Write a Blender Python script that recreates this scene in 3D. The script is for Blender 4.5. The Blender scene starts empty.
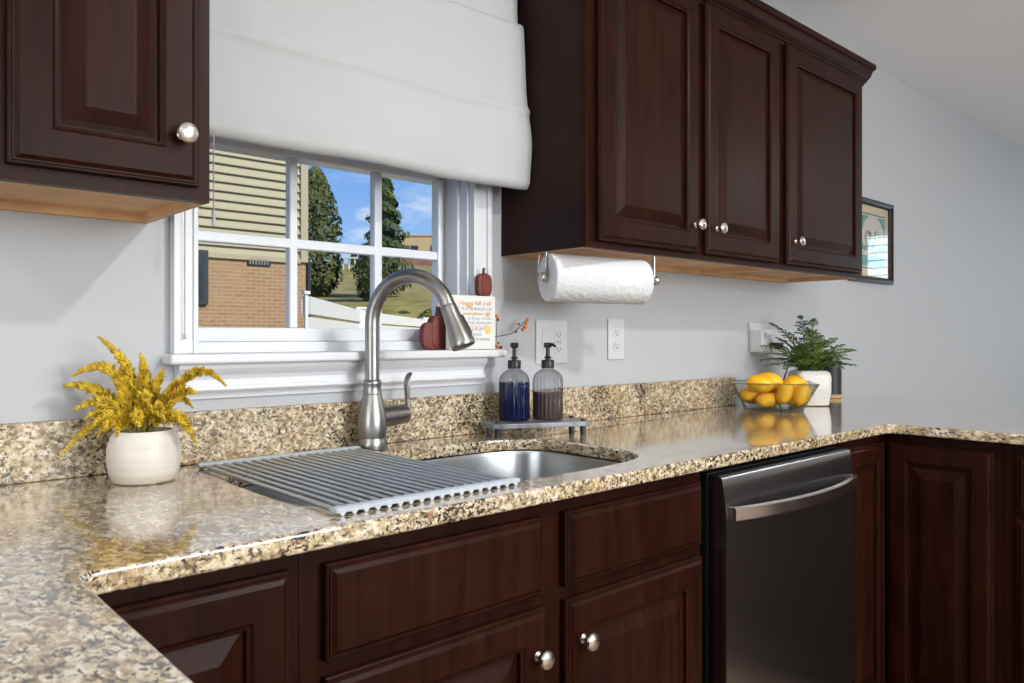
import bpy, bmesh, math, random
from mathutils import Vector, Matrix, noise
PI = math.pi
S = bpy.context.scene
C = S.collection
R = math.radians

# ---------------------------------------------------------------- camera
cd = bpy.data.cameras.new('camera')
cd.sensor_width = 36
cd.lens = 771.05 * 36 / 1024
cd.shift_y = -(336.5 - 341.5) / 1024 * -1
cd.clip_start = 0.02
cd.clip_end = 600
cd.dof.use_dof = True
cd.dof.focus_distance = 1.9
cd.dof.aperture_fstop = 11
cam = bpy.data.objects.new('camera', cd)
C.objects.link(cam)
cam.location = (0, -1.5476, 1.1635)
cam.rotation_euler = (R(90), 0, -R(42.27))
S.camera = cam
S.view_settings.view_transform = 'Standard'
S.view_settings.look = 'None'
S.view_settings.exposure = 0.0
S.view_settings.gamma = 1
S.view_settings.use_curve_mapping = False
S.cycles.use_denoising = True
S.cycles.max_bounces = 10
S.cycles.transparent_max_bounces = 12
S.cycles.caustics_reflective = False
S.cycles.caustics_refractive = False
S.cycles.sample_clamp_indirect = 6

# ---------------------------------------------------------------- sky
W = bpy.data.worlds.new('sky'); S.world = W; W.use_nodes = True
nt = W.node_tree; nt.nodes.clear()
def N(t, **k):
    n = nt.nodes.new(t)
    for a, b in k.items(): setattr(n, a, b)
    return n
wo = N('ShaderNodeOutputWorld'); bg = N('ShaderNodeBackground'); tc = N('ShaderNodeTexCoord')
nt.links.new(bg.outputs[0], wo.inputs[0])
sx = N('ShaderNodeSeparateXYZ'); nt.links.new(tc.outputs['Generated'], sx.inputs[0])
gr = N('ShaderNodeValToRGB'); nt.links.new(sx.outputs[2], gr.inputs[0])
e = gr.color_ramp.elements
e[0].position = 0.0; e[0].color = (0.52, 0.72, 0.95, 1)
e[1].position = 0.6; e[1].color = (0.06, 0.16, 0.52, 1)
q = e.new(0.08); q.color = (0.36, 0.60, 0.95, 1)
q = e.new(0.24); q.color = (0.15, 0.35, 0.83, 1)
ns = N('ShaderNodeTexNoise'); ns.inputs['Scale'].default_value = 9; ns.inputs['Detail'].default_value = 8; ns.inputs['Roughness'].default_value = .62
mp = N('ShaderNodeMapping'); mp.inputs['Scale'].default_value = (1, 1, 2.6)
nt.links.new(tc.outputs['Generated'], mp.inputs[0]); nt.links.new(mp.outputs[0], ns.inputs[0])
cr = N('ShaderNodeValToRGB'); nt.links.new(ns.outputs[0], cr.inputs[0])
cr.color_ramp.elements[0].position = .50; cr.color_ramp.elements[0].color = (0, 0, 0, 1)
cr.color_ramp.elements[1].position = .78; cr.color_ramp.elements[1].color = (.55, .55, .55, 1)
last = cr.outputs[0]
for d, rad, amt in [((.53, .83, .152), .034, .9), ((.515, .845, .128), .028, .55), ((.575, .80, .165), .045, .5)]:
    v = Vector(d).normalized()
    sb = N('ShaderNodeVectorMath', operation='SUBTRACT'); sb.inputs[1].default_value = v
    nt.links.new(tc.outputs['Generated'], sb.inputs[0])
    sc = N('ShaderNodeVectorMath', operation='MULTIPLY'); sc.inputs[1].default_value = (1, 1, 2.4)
    nt.links.new(sb.outputs[0], sc.inputs[0])
    ln = N('ShaderNodeVectorMath', operation='LENGTH'); nt.links.new(sc.outputs[0], ln.inputs[0])
    mr = N('ShaderNodeMapRange'); mr.inputs[1].default_value = 0; mr.inputs[2].default_value = rad * 1.6
    mr.inputs[3].default_value = 1.15; mr.inputs[4].default_value = 0
    nt.links.new(ln.outputs['Value'], mr.inputs[0])
    n2 = N('ShaderNodeTexNoise'); n2.inputs['Scale'].default_value = 45; n2.inputs['Detail'].default_value = 6
    nt.links.new(mp.outputs[0], n2.inputs[0])
    mm = N('ShaderNodeMath', operation='MULTIPLY'); nt.links.new(mr.outputs[0], mm.inputs[0]); nt.links.new(n2.outputs[0], mm.inputs[1])
    m3 = N('ShaderNodeMapRange'); m3.inputs[1].default_value = .22; m3.inputs[2].default_value = .55; m3.inputs[3].default_value = 0; m3.inputs[4].default_value = amt
    nt.links.new(mm.outputs[0], m3.inputs[0])
    mx = N('ShaderNodeMath', operation='MAXIMUM'); nt.links.new(last, mx.inputs[0]); nt.links.new(m3.outputs[0], mx.inputs[1])
    last = mx.outputs[0]
mix = N('ShaderNodeMix', data_type='RGBA'); nt.links.new(last, mix.inputs[0])
nt.links.new(gr.outputs[0], mix.inputs[6]); mix.inputs[7].default_value = (.92, .94, .97, 1)
nt.links.new(mix.outputs[2], bg.inputs[0]); bg.inputs[1].default_value = 1.0

sl = bpy.data.lights.new('sun', 'SUN'); sl.energy = 4.2; sl.angle = R(.6); sl.color = (1, .93, .80)
so = bpy.data.objects.new('sun', sl); C.objects.link(so)
so.rotation_euler = Vector((-.22, .75, -.60)).to_track_quat('-Z', 'Y').to_euler()

def area(name, loc, target, sx_, sy_, power, col=(1, 1, 1), shape='RECTANGLE', spread=180):
    l = bpy.data.lights.new(name, 'AREA'); l.shape = shape; l.size = sx_; l.size_y = sy_
    l.energy = power; l.color = col; l.spread = R(spread)
    o = bpy.data.objects.new(name, l); C.objects.link(o); o.location = loc
    o.rotation_euler = (Vector(target) - Vector(loc)).to_track_quat('-Z', 'Y').to_euler()
    return o
LAMPS = [(1.30, -1.95), (-.9, -2.1), (2.6, -4.3), (-.5, -4.3), (5.7, -2.7)]  # first lamp follows the wall shadows; last is added fill for the right side
for i, (x, y) in enumerate(LAMPS):
    area('ceiling_lamp_light', (x, y, 2.415), (x, y, 0), .15, .15, 34 if i == 0 else (44 if i == 4 else 12), (1, .985, .965), 'DISK')
area('left_fill_light', (-2.9, -1.9, 1.45), (0, -1.9, 1.45), 2.2, 1.6, 50, (.93, .97, 1))  # soft fill from the left, added for the cabinet bevel highlights
area('front_fill_light', (1.6, -4.9, 1.6), (1.6, 0, 1.6), 2.6, 1.3, 130, (.93, .97, 1))  # soft fill added behind the camera, shaped like a window
area('daylight_window_right', (7.93, -1.41, 1.57), (0, -1.41, 1.57), .85, 1.2, 15, (.62, .86, 1))

# ---------------------------------------------------------------- helpers
random.seed(7)
def mat(name, col=(.8, .8, .8), rough=.5, metal=0, **k):
    m = bpy.data.materials.new(name); m.use_nodes = True
    p = m.node_tree.nodes['Principled BSDF']
    p.inputs['Base Color'].default_value = (*col, 1); p.inputs['Roughness'].default_value = rough
    p.inputs['Metallic'].default_value = metal
    for a, b in k.items(): p.inputs[a.replace('_', ' ')].default_value = b
    return m
class G:
    """short node builder for one material"""
    def __init__(s, m):
        s.m = m; s.t = m.node_tree; s.p = s.t.nodes['Principled BSDF']; s.tc = s.n('ShaderNodeTexCoord')
        s.o = s.tc.outputs['Object']
    def n(s, t, **k):
        x = s.t.nodes.new(t)
        for a, b in k.items(): setattr(x, a, b)
        return x
    def l(s, a, b): s.t.links.new(a, b)
    def map(s, sc=(1, 1, 1), rot=(0, 0, 0)):
        x = s.n('ShaderNodeMapping'); x.inputs['Scale'].default_value = sc; x.inputs['Rotation'].default_value = rot
        s.l(s.o, x.inputs[0]); return x.outputs[0]
    def noise(s, v, sc, det=4, ro=.5, dist=0):
        x = s.n('ShaderNodeTexNoise'); x.inputs['Scale'].default_value = sc; x.inputs['Detail'].default_value = det
        x.inputs['Roughness'].default_value = ro; x.inputs['Distortion'].default_value = dist
        s.l(v, x.inputs['Vector']); return x.outputs[0]
    def vor(s, v, sc, out='Color', rnd=1.0):
        x = s.n('ShaderNodeTexVoronoi'); x.inputs['Scale'].default_value = sc; x.inputs['Randomness'].default_value = rnd
        s.l(v, x.inputs['Vector']); return x.outputs[out]
    def ramp(s, f, stops, interp='LINEAR'):
        x = s.n('ShaderNodeValToRGB'); x.color_ramp.interpolation = interp; e = x.color_ramp.elements
        e[0].position, e[0].color = stops[0][0], (*stops[0][1], 1); e[1].position, e[1].color = stops[-1][0], (*stops[-1][1], 1)
        for p_, c_ in stops[1:-1]:
            q = e.new(p_); q.color = (*c_, 1)
        s.l(f, x.inputs[0]); return x.outputs[0]
    def mix(s, f, a, b, mode='MIX'):
        x = s.n('ShaderNodeMix', data_type='RGBA'); x.blend_type = mode
        for v, i in ((f, 0), (a, 6), (b, 7)):
            if isinstance(v, (int, float)): x.inputs[i].default_value = v
            elif isinstance(v, tuple): x.inputs[i].default_value = (*v, 1)
            else: s.l(v, x.inputs[i])
        return x.outputs[2]
    def bump(s, h, st=.2, dist=.01):
        x = s.n('ShaderNodeBump'); x.inputs['Strength'].default_value = st; x.inputs['Distance'].default_value = dist
        s.l(h, x.inputs['Height']); s.l(x.outputs[0], s.p.inputs['Normal'])
    def col(s, c): s.l(c, s.p.inputs['Base Color'])
    def rough(s, c): s.l(c, s.p.inputs['Roughness'])

# ---------------------------------------------------------------- materials
M = {}
def sep(c, i):
    x = g.n('ShaderNodeSeparateColor'); g.l(c, x.inputs[0]); return x.outputs[i]
for gname, grough, gcoat in (('granite', .16, 1.0), ('granite_honed', .40, 0.0)):
    m = mat(gname, rough=grough); g = G(m); M[gname] = m
    m.node_tree.nodes['Principled BSDF'].inputs['Coat Weight'].default_value = gcoat
    m.node_tree.nodes['Principled BSDF'].inputs['Coat Roughness'].default_value = .085
    m.node_tree.nodes['Principled BSDF'].inputs['Coat IOR'].default_value = 1.65
    v0 = g.map((1, 1, 1)); vd = g.map((1, .62, 1.25), (.5, .75, .6))
    base = g.ramp(g.noise(vd, 70, 5, .68, .8), [(.30, (.16, .12, .08)), (.41, (.33, .25, .155)), (.49, (.52, .43, .29)), (.58, (.72, .665, .55)), (.74, (.50, .485, .45))])
    cell = g.ramp(sep(g.vor(vd, 150), 0), [(0, (.62, .56, .46)), (.3, (.92, .86, .76)), (.6, (1.08, 1.04, .98)), (1, (1.18, 1.16, 1.12))])
    c1 = g.mix(.8, base, cell, 'MULTIPLY')
    big = g.ramp(g.noise(v0, 7, 3), [(.35, (.88, .80, .66)), (.5, (1, .97, .90)), (.68, (.96, .98, 1.0))])
    c1 = g.mix(.8, c1, big, 'MULTIPLY')
    gs = g.ramp(g.noise(vd, 115, 4, .6, .4), [(.39, (1, 1, 1)), (.45, (0, 0, 0))])
    c2 = g.mix(gs, c1, (.105, .080, .058))
    kn = g.noise(v0, 9, 2); kv = g.noise(vd, 135, 3, .55, .9)
    mm_ = g.n('ShaderNodeMath', operation='MULTIPLY_ADD'); g.l(kn, mm_.inputs[0]); mm_.inputs[1].default_value = .45; g.l(kv, mm_.inputs[2])
    ks = g.ramp(mm_.outputs[0], [(.615, (1, 1, 1)), (.645, (0, 0, 0))])
    c3 = g.mix(ks, c2, (.014, .012, .012))
    rs = g.ramp(sep(g.vor(vd, 75), 2), [(0, (0, 0, 0)), (.975, (1, 1, 1)), (1, (1, 1, 1))], 'CONSTANT')
    c4 = g.mix(g.mix(.6, (0, 0, 0), rs), c3, (.17, .06, .035))
    g.col(c4)

def wood(name, a, b, rough=.36, coat=.0, grain='z', sc=1.0):
    m = mat(name, rough=rough); g = G(m)
    st = {'z': (26, 26, 2.2), 'x': (2.2, 26, 26), 'y': (26, 2.2, 26)}[grain]
    v = g.map(tuple(q * sc for q in st))
    f = g.noise(v, 1.6, 6, .62, .6)
    blot = g.noise(g.map((3, 3, 3)), 2.2, 3)
    c = g.ramp(f, [(.25, a), (.75, b)])
    c = g.mix(.5, c, g.ramp(blot, [(.3, (.62, .6, .6)), (.7, (1.25, 1.2, 1.2))]), 'MULTIPLY')
    g.col(c); g.rough(g.ramp(f, [(.2, (rough - .05,) * 3), (.8, (rough + .08,) * 3)]))
    g.p.inputs['Coat Weight'].default_value = coat; g.p.inputs['Coat Roughness'].default_value = .22
    g.p.inputs['Specular IOR Level'].default_value = .09
    g.bump(g.noise(g.map(tuple(q * 5 for q in st)), 2, 3), .06, .002)
    return m
M['wood'] = wood('espresso_wood', (.0095, .0024, .0012), (.031, .0080, .0040))
M['woodx'] = wood('espresso_wood_rail', (.0095, .0024, .0012), (.031, .0080, .0040), grain='x')
M['panelwood'] = wood('espresso_side_laminate', (.020, .010, .009), (.028, .015, .013), rough=.5)
M['maple'] = wood('natural_maple', (.62, .38, .20), (.74, .49, .28), rough=.5, coat=0, grain='x')
M['oakfloor'] = wood('oak_floor', (.22, .15, .10), (.36, .26, .18), rough=.35, coat=.1, grain='x', sc=.4)

m = mat('wall_paint', (.475, .49, .51), .7); g = G(m); g.bump(g.noise(g.map(), 260, 3), .08, .001); M['wall'] = m
m = mat('ceiling_paint', (.90, .92, .95), .85); g = G(m); g.bump(g.noise(g.map(), 90, 4, .6), .25, .002); M['ceil'] = m
M['trim'] = mat('white_trim_paint', (.71, .72, .74), .35)
M['sash'] = mat('white_vinyl', (.74, .76, .80), .35)
m = mat('shade_linen', (.49, .495, .495), .9); g = G(m); M['shade'] = m
wx = g.n('ShaderNodeTexNoise'); wx.inputs['Scale'].default_value = 1; g.l(g.map((1500, 60, 60)), wx.inputs['Vector'])
wz = g.n('ShaderNodeTexNoise'); wz.inputs['Scale'].default_value = 1; g.l(g.map((60, 60, 1500)), wz.inputs['Vector'])
ad = g.n('ShaderNodeMath', operation='ADD'); g.l(wx.outputs[0], ad.inputs[0]); g.l(wz.outputs[0], ad.inputs[1]); g.bump(ad.outputs[0], .25, .0008)
g.p.inputs['Sheen Weight'].default_value = .2

def metal(name, col, rough, st=(4, 400, 400), aniso=.0):
    m = mat(name, col, rough, 1); g = G(m)
    f = g.noise(g.map(st), 1, 2); g.rough(g.ramp(f, [(.2, (rough - .03,) * 3), (.8, (rough + .04,) * 3)]))
    g.p.inputs['Anisotropic'].default_value = aniso
    return m
M['steel'] = mat('brushed_stainless', (.40, .40, .41), .24, 1)
M['sinksteel'] = mat('sink_stainless', (.38, .39, .40), .26, 1)
M['nickel'] = metal('brushed_nickel', (.33, .315, .30), .31, (300, 300, 6))
M['bar'] = mat('bright_stainless_bar', (.66, .63, .62), .22, 1)
M['knob'] = metal('satin_nickel', (.68, .64, .59), .26, (50, 50, 50))
M['rod'] = metal('rack_steel_rods', (.60, .64, .66), .42, (300, 4, 300))
M['silicone'] = mat('grey_silicone', (.47, .52, .57), .5)
M['black'] = mat('black_plastic', (.008, .008, .009), .35)
M['dwblack'] = mat('black_enamel', (.006, .006, .007), .45)
m = mat('white_ceramic', (.70, .66, .59), .38); g = G(m)
f = g.noise(g.map((3, 3, 70)), 1.5, 4); g.col(g.ramp(f, [(.3, (.62, .57, .49)), (.7, (.74, .70, .63))])); g.bump(f, .12, .002); M['pot'] = m
m = mat('white_speckled_ceramic', (.68, .66, .62), .4); g = G(m); g.col(g.ramp(g.noise(g.map(), 160, 3), [(.3, (.55, .53, .49)), (.5, (.70, .68, .64))])); M['pot2'] = m
M['soil'] = mat('potting_soil', (.06, .035, .02), .95)
def leafmat(name, a, b, sc=60, rough=.6, tr=0):
    m = mat(name, a, rough); g = G(m)
    g.col(g.ramp(g.noise(g.map(), sc, 3), [(.35, a), (.65, b)])); return m
M['gold'] = leafmat('goldenrod_florets', (.42, .25, .012), (.82, .60, .045), 70)
M['goldstem'] = mat('goldenrod_stem', (.25, .20, .03), .7)
M['fern'] = leafmat('fern_green', (.035, .075, .012), (.19, .26, .05), 60)
M['ferndark'] = leafmat('fern_dark', (.015, .035, .015), (.05, .09, .04), 40)
m = mat('lemon_peel', (.95, .5, .01), .42); g = G(m); g.col(g.ramp(g.noise(g.map(), 14, 2), [(.3, (.95, .40, .006)), (.65, (1.0, .55, .015))])); g.bump(g.noise(g.map(), 420, 2), .25, .0015); M['lemon'] = m
M['orange'] = mat('orange_peel', (.93, .36, .01), .42); g = G(M['orange']); g.bump(g.noise(g.map(), 420, 2), .25, .0015)
def glass(name, col=(1, 1, 1), rough=0.0, ior=1.45):
    m = mat(name, col, rough); p = m.node_tree.nodes['Principled BSDF']
    p.inputs['Transmission Weight'].default_value = 1; p.inputs['IOR'].default_value = ior; return m
# thin clear glass: straight-through with a Fresnel reflection
def thin(name, col=(1, 1, 1), refl=.5, edge=1.0):
    m = bpy.data.materials.new(name); m.use_nodes = True; t = m.node_tree; t.nodes.clear()
    o = t.nodes.new('ShaderNodeOutputMaterial'); mx = t.nodes.new('ShaderNodeMixShader'); tr = t.nodes.new('ShaderNodeBsdfTransparent')
    gl = t.nodes.new('ShaderNodeBsdfGlossy'); lw = t.nodes.new('ShaderNodeLayerWeight')
    pw = t.nodes.new('ShaderNodeMath'); pw.operation = 'POWER'; pw.inputs[1].default_value = 5; t.links.new(lw.outputs['Facing'], pw.inputs[0])
    fr = t.nodes.new('ShaderNodeMath'); fr.operation = 'MULTIPLY_ADD'; fr.inputs[1].default_value = .96; fr.inputs[2].default_value = .04; t.links.new(pw.outputs[0], fr.inputs[0])
    gl.inputs['Roughness'].default_value = .02; tr.inputs[0].default_value = (*col, 1)
    mu = t.nodes.new('ShaderNodeMath'); mu.operation = 'MULTIPLY'; mu.inputs[1].default_value = refl
    cm = t.nodes.new('ShaderNodeMix'); cm.data_type = 'RGBA'; p3 = t.nodes.new('ShaderNodeMath'); p3.operation = 'POWER'; p3.inputs[1].default_value = 2.5
    t.links.new(lw.outputs['Facing'], p3.inputs[0]); t.links.new(p3.outputs[0], cm.inputs[0]); cm.inputs[6].default_value = (*col, 1); cm.inputs[7].default_value = (*[q * edge for q in col], 1)
    t.links.new(cm.outputs[2], tr.inputs[0])
    t.links.new(fr.outputs[0], mu.inputs[0]); t.links.new(mu.outputs[0], mx.inputs[0]); t.links.new(tr.outputs[0], mx.inputs[1]); t.links.new(gl.outputs[0], mx.inputs[2])
    t.links.new(mx.outputs[0], o.inputs[0]); return m
M['pane'] = thin('window_glass', (.98, .99, .99), .01)
M['bowlglass'] = thin('bowl_glass', (.93, .945, .94), 1.0, .75)
M['bottleglass'] = thin('bottle_glass', (.76, .76, .77), .45, .15)
M['rimglass'] = glass('glass_edge', (.55, .60, .60), .05)
M['bluesoap'] = mat('blue_soap', (.002, .012, .075), .2)
M['mauvesoap'] = mat('mauve_soap', (.13, .088, .082), .2)
m = mat('grey_marble', (.42, .44, .47), .3); g = G(m); g.col(g.ramp(g.noise(g.map(), 22, 5, .6, 1.5), [(.35, (.10, .11, .125)), (.6, (.21, .225, .24))])); M['marble'] = m
m = mat('paper_towel', (.66, .67, .68), .95); g = G(m); M['paper'] = m
v = g.vor(g.map((1, 1, 1)), 95, 'Distance'); g.bump(v, .45, .004)
M['plate'] = mat('white_outlet_plastic', (.62, .62, .63), .35)
M['slot'] = mat('outlet_slot_dark', (.03, .03, .03), .6)
M['red'] = mat('red_painted_wood', (.13, .022, .016), .6); g = G(M['red']); g.col(g.ramp(g.noise(g.map((6, 6, 60)), 2, 3), [(.3, (.12, .020, .014)), (.7, (.20, .034, .024))]))
M['signwhite'] = mat('white_washed_board', (.74, .73, .70), .7)
for n, c in dict(ink_grey=(.42, .43, .44), ink_orange=(.74, .42, .20), ink_blue=(.36, .46, .52), ink_red=(.56, .34, .30), ink_yellow=(.85, .58, .12)).items(): M[n] = mat(n, c, .7)
M['twig'] = mat('brown_twig', (.10, .06, .045), .8)
M['berry'] = mat('orange_berry', (.72, .22, .03), .4)
M['frame'] = wood('black_frame_wood', (.012, .008, .007), (.03, .018, .014), rough=.25, coat=.4, grain='x')
M['mat'] = mat('cream_mat_board', (.62, .54, .36), .8)
M['teal'] = mat('teal_print', (.10, .29, .27), .7)
M['printgrey'] = mat('grey_blue_print', (.17, .19, .24), .7)
M['printpale'] = mat('pale_print', (.62, .58, .50), .7)
M['vase'] = mat('black_matte_vase', (.018, .019, .021), .5)
M['corkwood'] = mat('pale_wood_base', (.55, .33, .17), .6)
M['cord'] = mat('grey_cord', (.42, .43, .45), .6)
# outdoors
m = mat('beige_siding', (.52, .48, .33), .7); M['siding'] = m; g = G(m); g.col(g.ramp(g.noise(g.map((2, 2, 60)), 3, 3), [(.3, (.40, .36, .235)), (.7, (.47, .43, .29))]))
m = mat('tan_brick', rough=.85); g = G(m); M['brick'] = m
br = g.n('ShaderNodeTexBrick'); br.inputs['Scale'].default_value = 1; br.inputs['Brick Width'].default_value = .17; br.inputs['Row Height'].default_value = .055
br.inputs['Mortar Size'].default_value = .007; br.inputs['Color1'].default_value = (.36, .20, .095, 1); br.inputs['Color2'].default_value = (.43, .255, .125, 1); br.inputs['Mortar'].default_value = (.42, .34, .24, 1)
mp_ = g.map((1, 1, 1), (R(90), 0, 0)); g.l(mp_, br.inputs['Vector']); g.col(br.outputs[0])
m = mat('lawn', rough=.9); g = G(m); M['lawn'] = m
g.col(g.ramp(g.noise(g.map((.5, .5, .5)), 2.5, 8, .7), [(.35, (.15, .16, .035)), (.5, (.30, .26, .07)), (.62, (.42, .33, .11))]))
M['bank'] = leafmat('red_soil', (.26, .10, .05), (.34, .16, .08), .7)
M['fence'] = mat('white_vinyl_fence', (.86, .86, .82), .5)
M['leafA'] = leafmat('tree_leaves_dark', (.04, .065, .018), (.14, .16, .05), 1.5, .7)
M['leafB'] = leafmat('spruce_needles', (.035, .07, .025), (.12, .16, .05), 1.5, .7)
M['leafC'] = leafmat('shrub_leaves', (.10, .15, .03), (.28, .28, .09), 2.5, .7)
M['leafR'] = leafmat('red_shrub_leaves', (.35, .10, .07), (.40, .22, .14), 4, .7)
M['bark'] = mat('bark', (.09, .06, .04), .9)
M['tan'] = mat('tan_render', (.66, .50, .27), .8)
M['darkglass'] = mat('dark_window_glass', (.04, .05, .06), .15)
M['darkmetal'] = mat('dark_grille', (.03, .035, .035), .5)
me = mat('lamp_diffuser', (1, 1, 1), .5); me.node_tree.nodes['Principled BSDF'].inputs['Emission Color'].default_value = (1, .97, .92, 1)
me.node_tree.nodes['Principled BSDF'].inputs['Emission Strength'].default_value = 6; M['lampon'] = me

# ---------------------------------------------------------------- geometry helpers
def nb(): return bmesh.new()
def box(bm, x0, x1, y0, y1, z0, z1):
    x0, x1 = sorted((x0, x1)); y0, y1 = sorted((y0, y1)); z0, z1 = sorted((z0, z1))
    v = [bm.verts.new(p) for p in ((x0, y0, z0), (x1, y0, z0), (x1, y1, z0), (x0, y1, z0), (x0, y0, z1), (x1, y0, z1), (x1, y1, z1), (x0, y1, z1))]
    for f in ((3, 2, 1, 0), (4, 5, 6, 7), (0, 1, 5, 4), (1, 2, 6, 5), (2, 3, 7, 6), (3, 0, 4, 7)): bm.faces.new([v[i] for i in f])
    return v
def ring_loft(bm, rings, cap0=True, cap1=True, closed=True):
    vs = [[bm.verts.new(p) for p in r] for r in rings]
    n = len(vs[0])
    for a, b in zip(vs, vs[1:]):
        for i in range(n if closed else n - 1):
            j = (i + 1) % n; bm.faces.new((a[i], a[j], b[j], b[i]))
    if cap0: bm.faces.new(list(reversed(vs[0])))
    if cap1: bm.faces.new(vs[-1])
    return vs
def lathe(bm, prof, n=32, axis=(0, 0, 0), rib=None, cap0=True, cap1=True):
    rings = []
    for r, z in prof:
        rr = []
        for i in range(n):
            a = 2 * PI * i / n; q = r * (1 + (rib[1] * math.cos(rib[0] * a) if rib else 0))
            rr.append((axis[0] + q * math.cos(a), axis[1] + q * math.sin(a), axis[2] + z))
        rings.append(rr)
    ring_loft(bm, rings, cap0, cap1)
def tube(bm, pts, r, n=10, cap=True):
    pts = [Vector(p) for p in pts]; rings = []; up = None
    for i, p in enumerate(pts):
        t = (pts[min(i + 1, len(pts) - 1)] - pts[max(i - 1, 0)]).normalized()
        if up is None:
            up = t.cross(Vector((0, 0, 1)));
            if up.length < 1e-3: up = t.cross(Vector((1, 0, 0)))
            up.normalize()
        up = (up - t * up.dot(t)).normalized(); w = t.cross(up)
        rr = r[i] if isinstance(r, (list, tuple)) else r
        rings.append([p + (up * math.cos(2 * PI * k / n) + w * math.sin(2 * PI * k / n)) * rr for k in range(n)])
    ring_loft(bm, rings, cap, cap)
def sweep(bm, prof, x0, x1, axis='x', ret=0.0, retl=0.0):
    """profile (out, z) closed polygon swept along x; 'out' is distance toward -y from y=0"""
    a = [(x0 + 0 * o, -o, z) for o, z in prof]; b = [(x1, -o, z) for o, z in prof]
    ring_loft(bm, [a, b])
def finish(bm, smooth=None, recalc=True):
    if recalc: bmesh.ops.recalc_face_normals(bm, faces=bm.faces)
    me = bpy.data.meshes.new('mesh')
    if smooth is not None:
        for f in bm.faces: f.smooth = True
        for ed in bm.edges:
            if len(ed.link_faces) == 2 and ed.calc_face_angle(0) > R(smooth): ed.smooth = False
    bm.to_mesh(me); bm.free(); return me
def obj(name, bm, m, parent=None, smooth=None, world=False, bevel=0, kind=None, label=None, recalc=True, segs=2):
    if world and parent is not None:
        r = parent
        off = Vector((0, 0, 0))
        while r is not None: off += Vector(r.location); r = r.parent
        bmesh.ops.translate(bm, verts=bm.verts, vec=-off)
    me = finish(bm, smooth, recalc); me.name = name
    me.materials.append(M[m] if isinstance(m, str) else m)
    o = bpy.data.objects.new(name, me); C.objects.link(o)
    if parent is not None: o.parent = parent
    if bevel:
        b = o.modifiers.new('bevel', 'BEVEL'); b.width = bevel; b.segments = segs; b.limit_method = 'ANGLE'; b.angle_limit = R(40); b.harden_normals = False
        for p in me.polygons: p.use_smooth = False
    if kind: o['kind'] = kind
    if label: o['label'] = label
    return o
def thing(name, label, cat, loc=(0, 0, 0), rz=0, group=None, kind=None):
    o = bpy.data.objects.new(name, None); C.objects.link(o); o.location = loc; o.rotation_euler = (0, 0, rz); o.empty_display_size = .05
    if label: o['label'] = label
    if cat: o['category'] = cat
    if group: o['group'] = group
    if kind: o['kind'] = kind
    return o
def tag(o, label, cat, group=None):
    o['label'] = label; o['category'] = cat
    if group: o['group'] = group
    return o
def xform(bm, mtx): bmesh.ops.transform(bm, matrix=mtx, verts=bm.verts); return bm

# ================================================================ STRUCTURE
bm = nb()
OX0, OX1, OZ0, OZ1 = .560, 1.2566, 1.118, 2.12
XW0, XW1, YW = -3.0, 8.0, -5.0
box(bm, XW0 - .15, OX0, 0, .15, 0, 2.6); box(bm, OX1, XW1 + .15, 0, .15, 0, 2.6)
box(bm, OX0, OX1, 0, .15, 0, OZ0); box(bm, OX0, OX1, 0, .15, OZ1, 2.6)
obj('wall_back', bm, 'wall', kind='structure')
bm = nb(); box(bm, XW0 - .15, XW0, YW, 0, 0, 2.6); obj('wall_left', bm, 'wall', kind='structure')
bm = nb(); box(bm, XW1, XW1 + .15, YW, 0, 0, 2.6); obj('wall_right', bm, 'wall', kind='structure')
bm = nb(); box(bm, XW0 - .15, XW1 + .15, YW - .15, YW, 0, 2.6); obj('wall_front', bm, 'wall', kind='structure')
bm = nb(); box(bm, XW0 - .15, XW1 + .15, YW - .15, .15, 2.44, 2.75); obj('ceiling', bm, 'ceil', kind='structure')
bm = nb(); box(bm, XW0 - .15, XW1 + .15, YW - .15, .15, -.12, 0); obj('floor', bm, 'oakfloor', kind='structure')
bm = nb(); box(bm, 3.25, XW1, -.014, 0, 0, .09); obj('baseboard_back', bm, 'trim', kind='structure', bevel=.004)

# --- window_1 (over the sink)
w1 = thing('window_1', None, None, ((OX0 + OX1) / 2, 0, OZ0), kind='structure')
bm = nb()
for a, b in ((.512, OX0), (OX1, 1.3142)):
    s = 1 if a < 1 else -1
    box(bm, a, b, -.018, 0, 1.13, 2.18)
    xo = a if s > 0 else b
    box(bm, xo, xo + s * .014, -.026, -.018, 1.13, 2.18)
    xi = b if s > 0 else a
    box(bm, xi, xi - s * .010, -.022, -.018, 1.13, 2.18)
box(bm, .512, 1.3142, -.020, 0, 2.12, 2.18)
obj('window_casing', bm, 'trim', w1, world=True, bevel=.003)
bm = nb()
box(bm, OX0, OX0 + .006, 0, .15, 1.13, OZ1); box(bm, OX1 - .006, OX1, 0, .15, 1.13, OZ1); box(bm, OX0, OX1, 0, .15, OZ1 - .006, OZ1)
box(bm, OX1 - .014, OX1 - .006, .03, .045, 1.13, OZ1 - .006); box(bm, OX0 + .006, OX0 + .014, .03, .045, 1.13, OZ1 - .006)
box(bm, OX0, OX1, .055, .15, 1.118, 1.152)
obj('window_jamb', bm, 'trim', w1, world=True, bevel=.0015)
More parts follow.
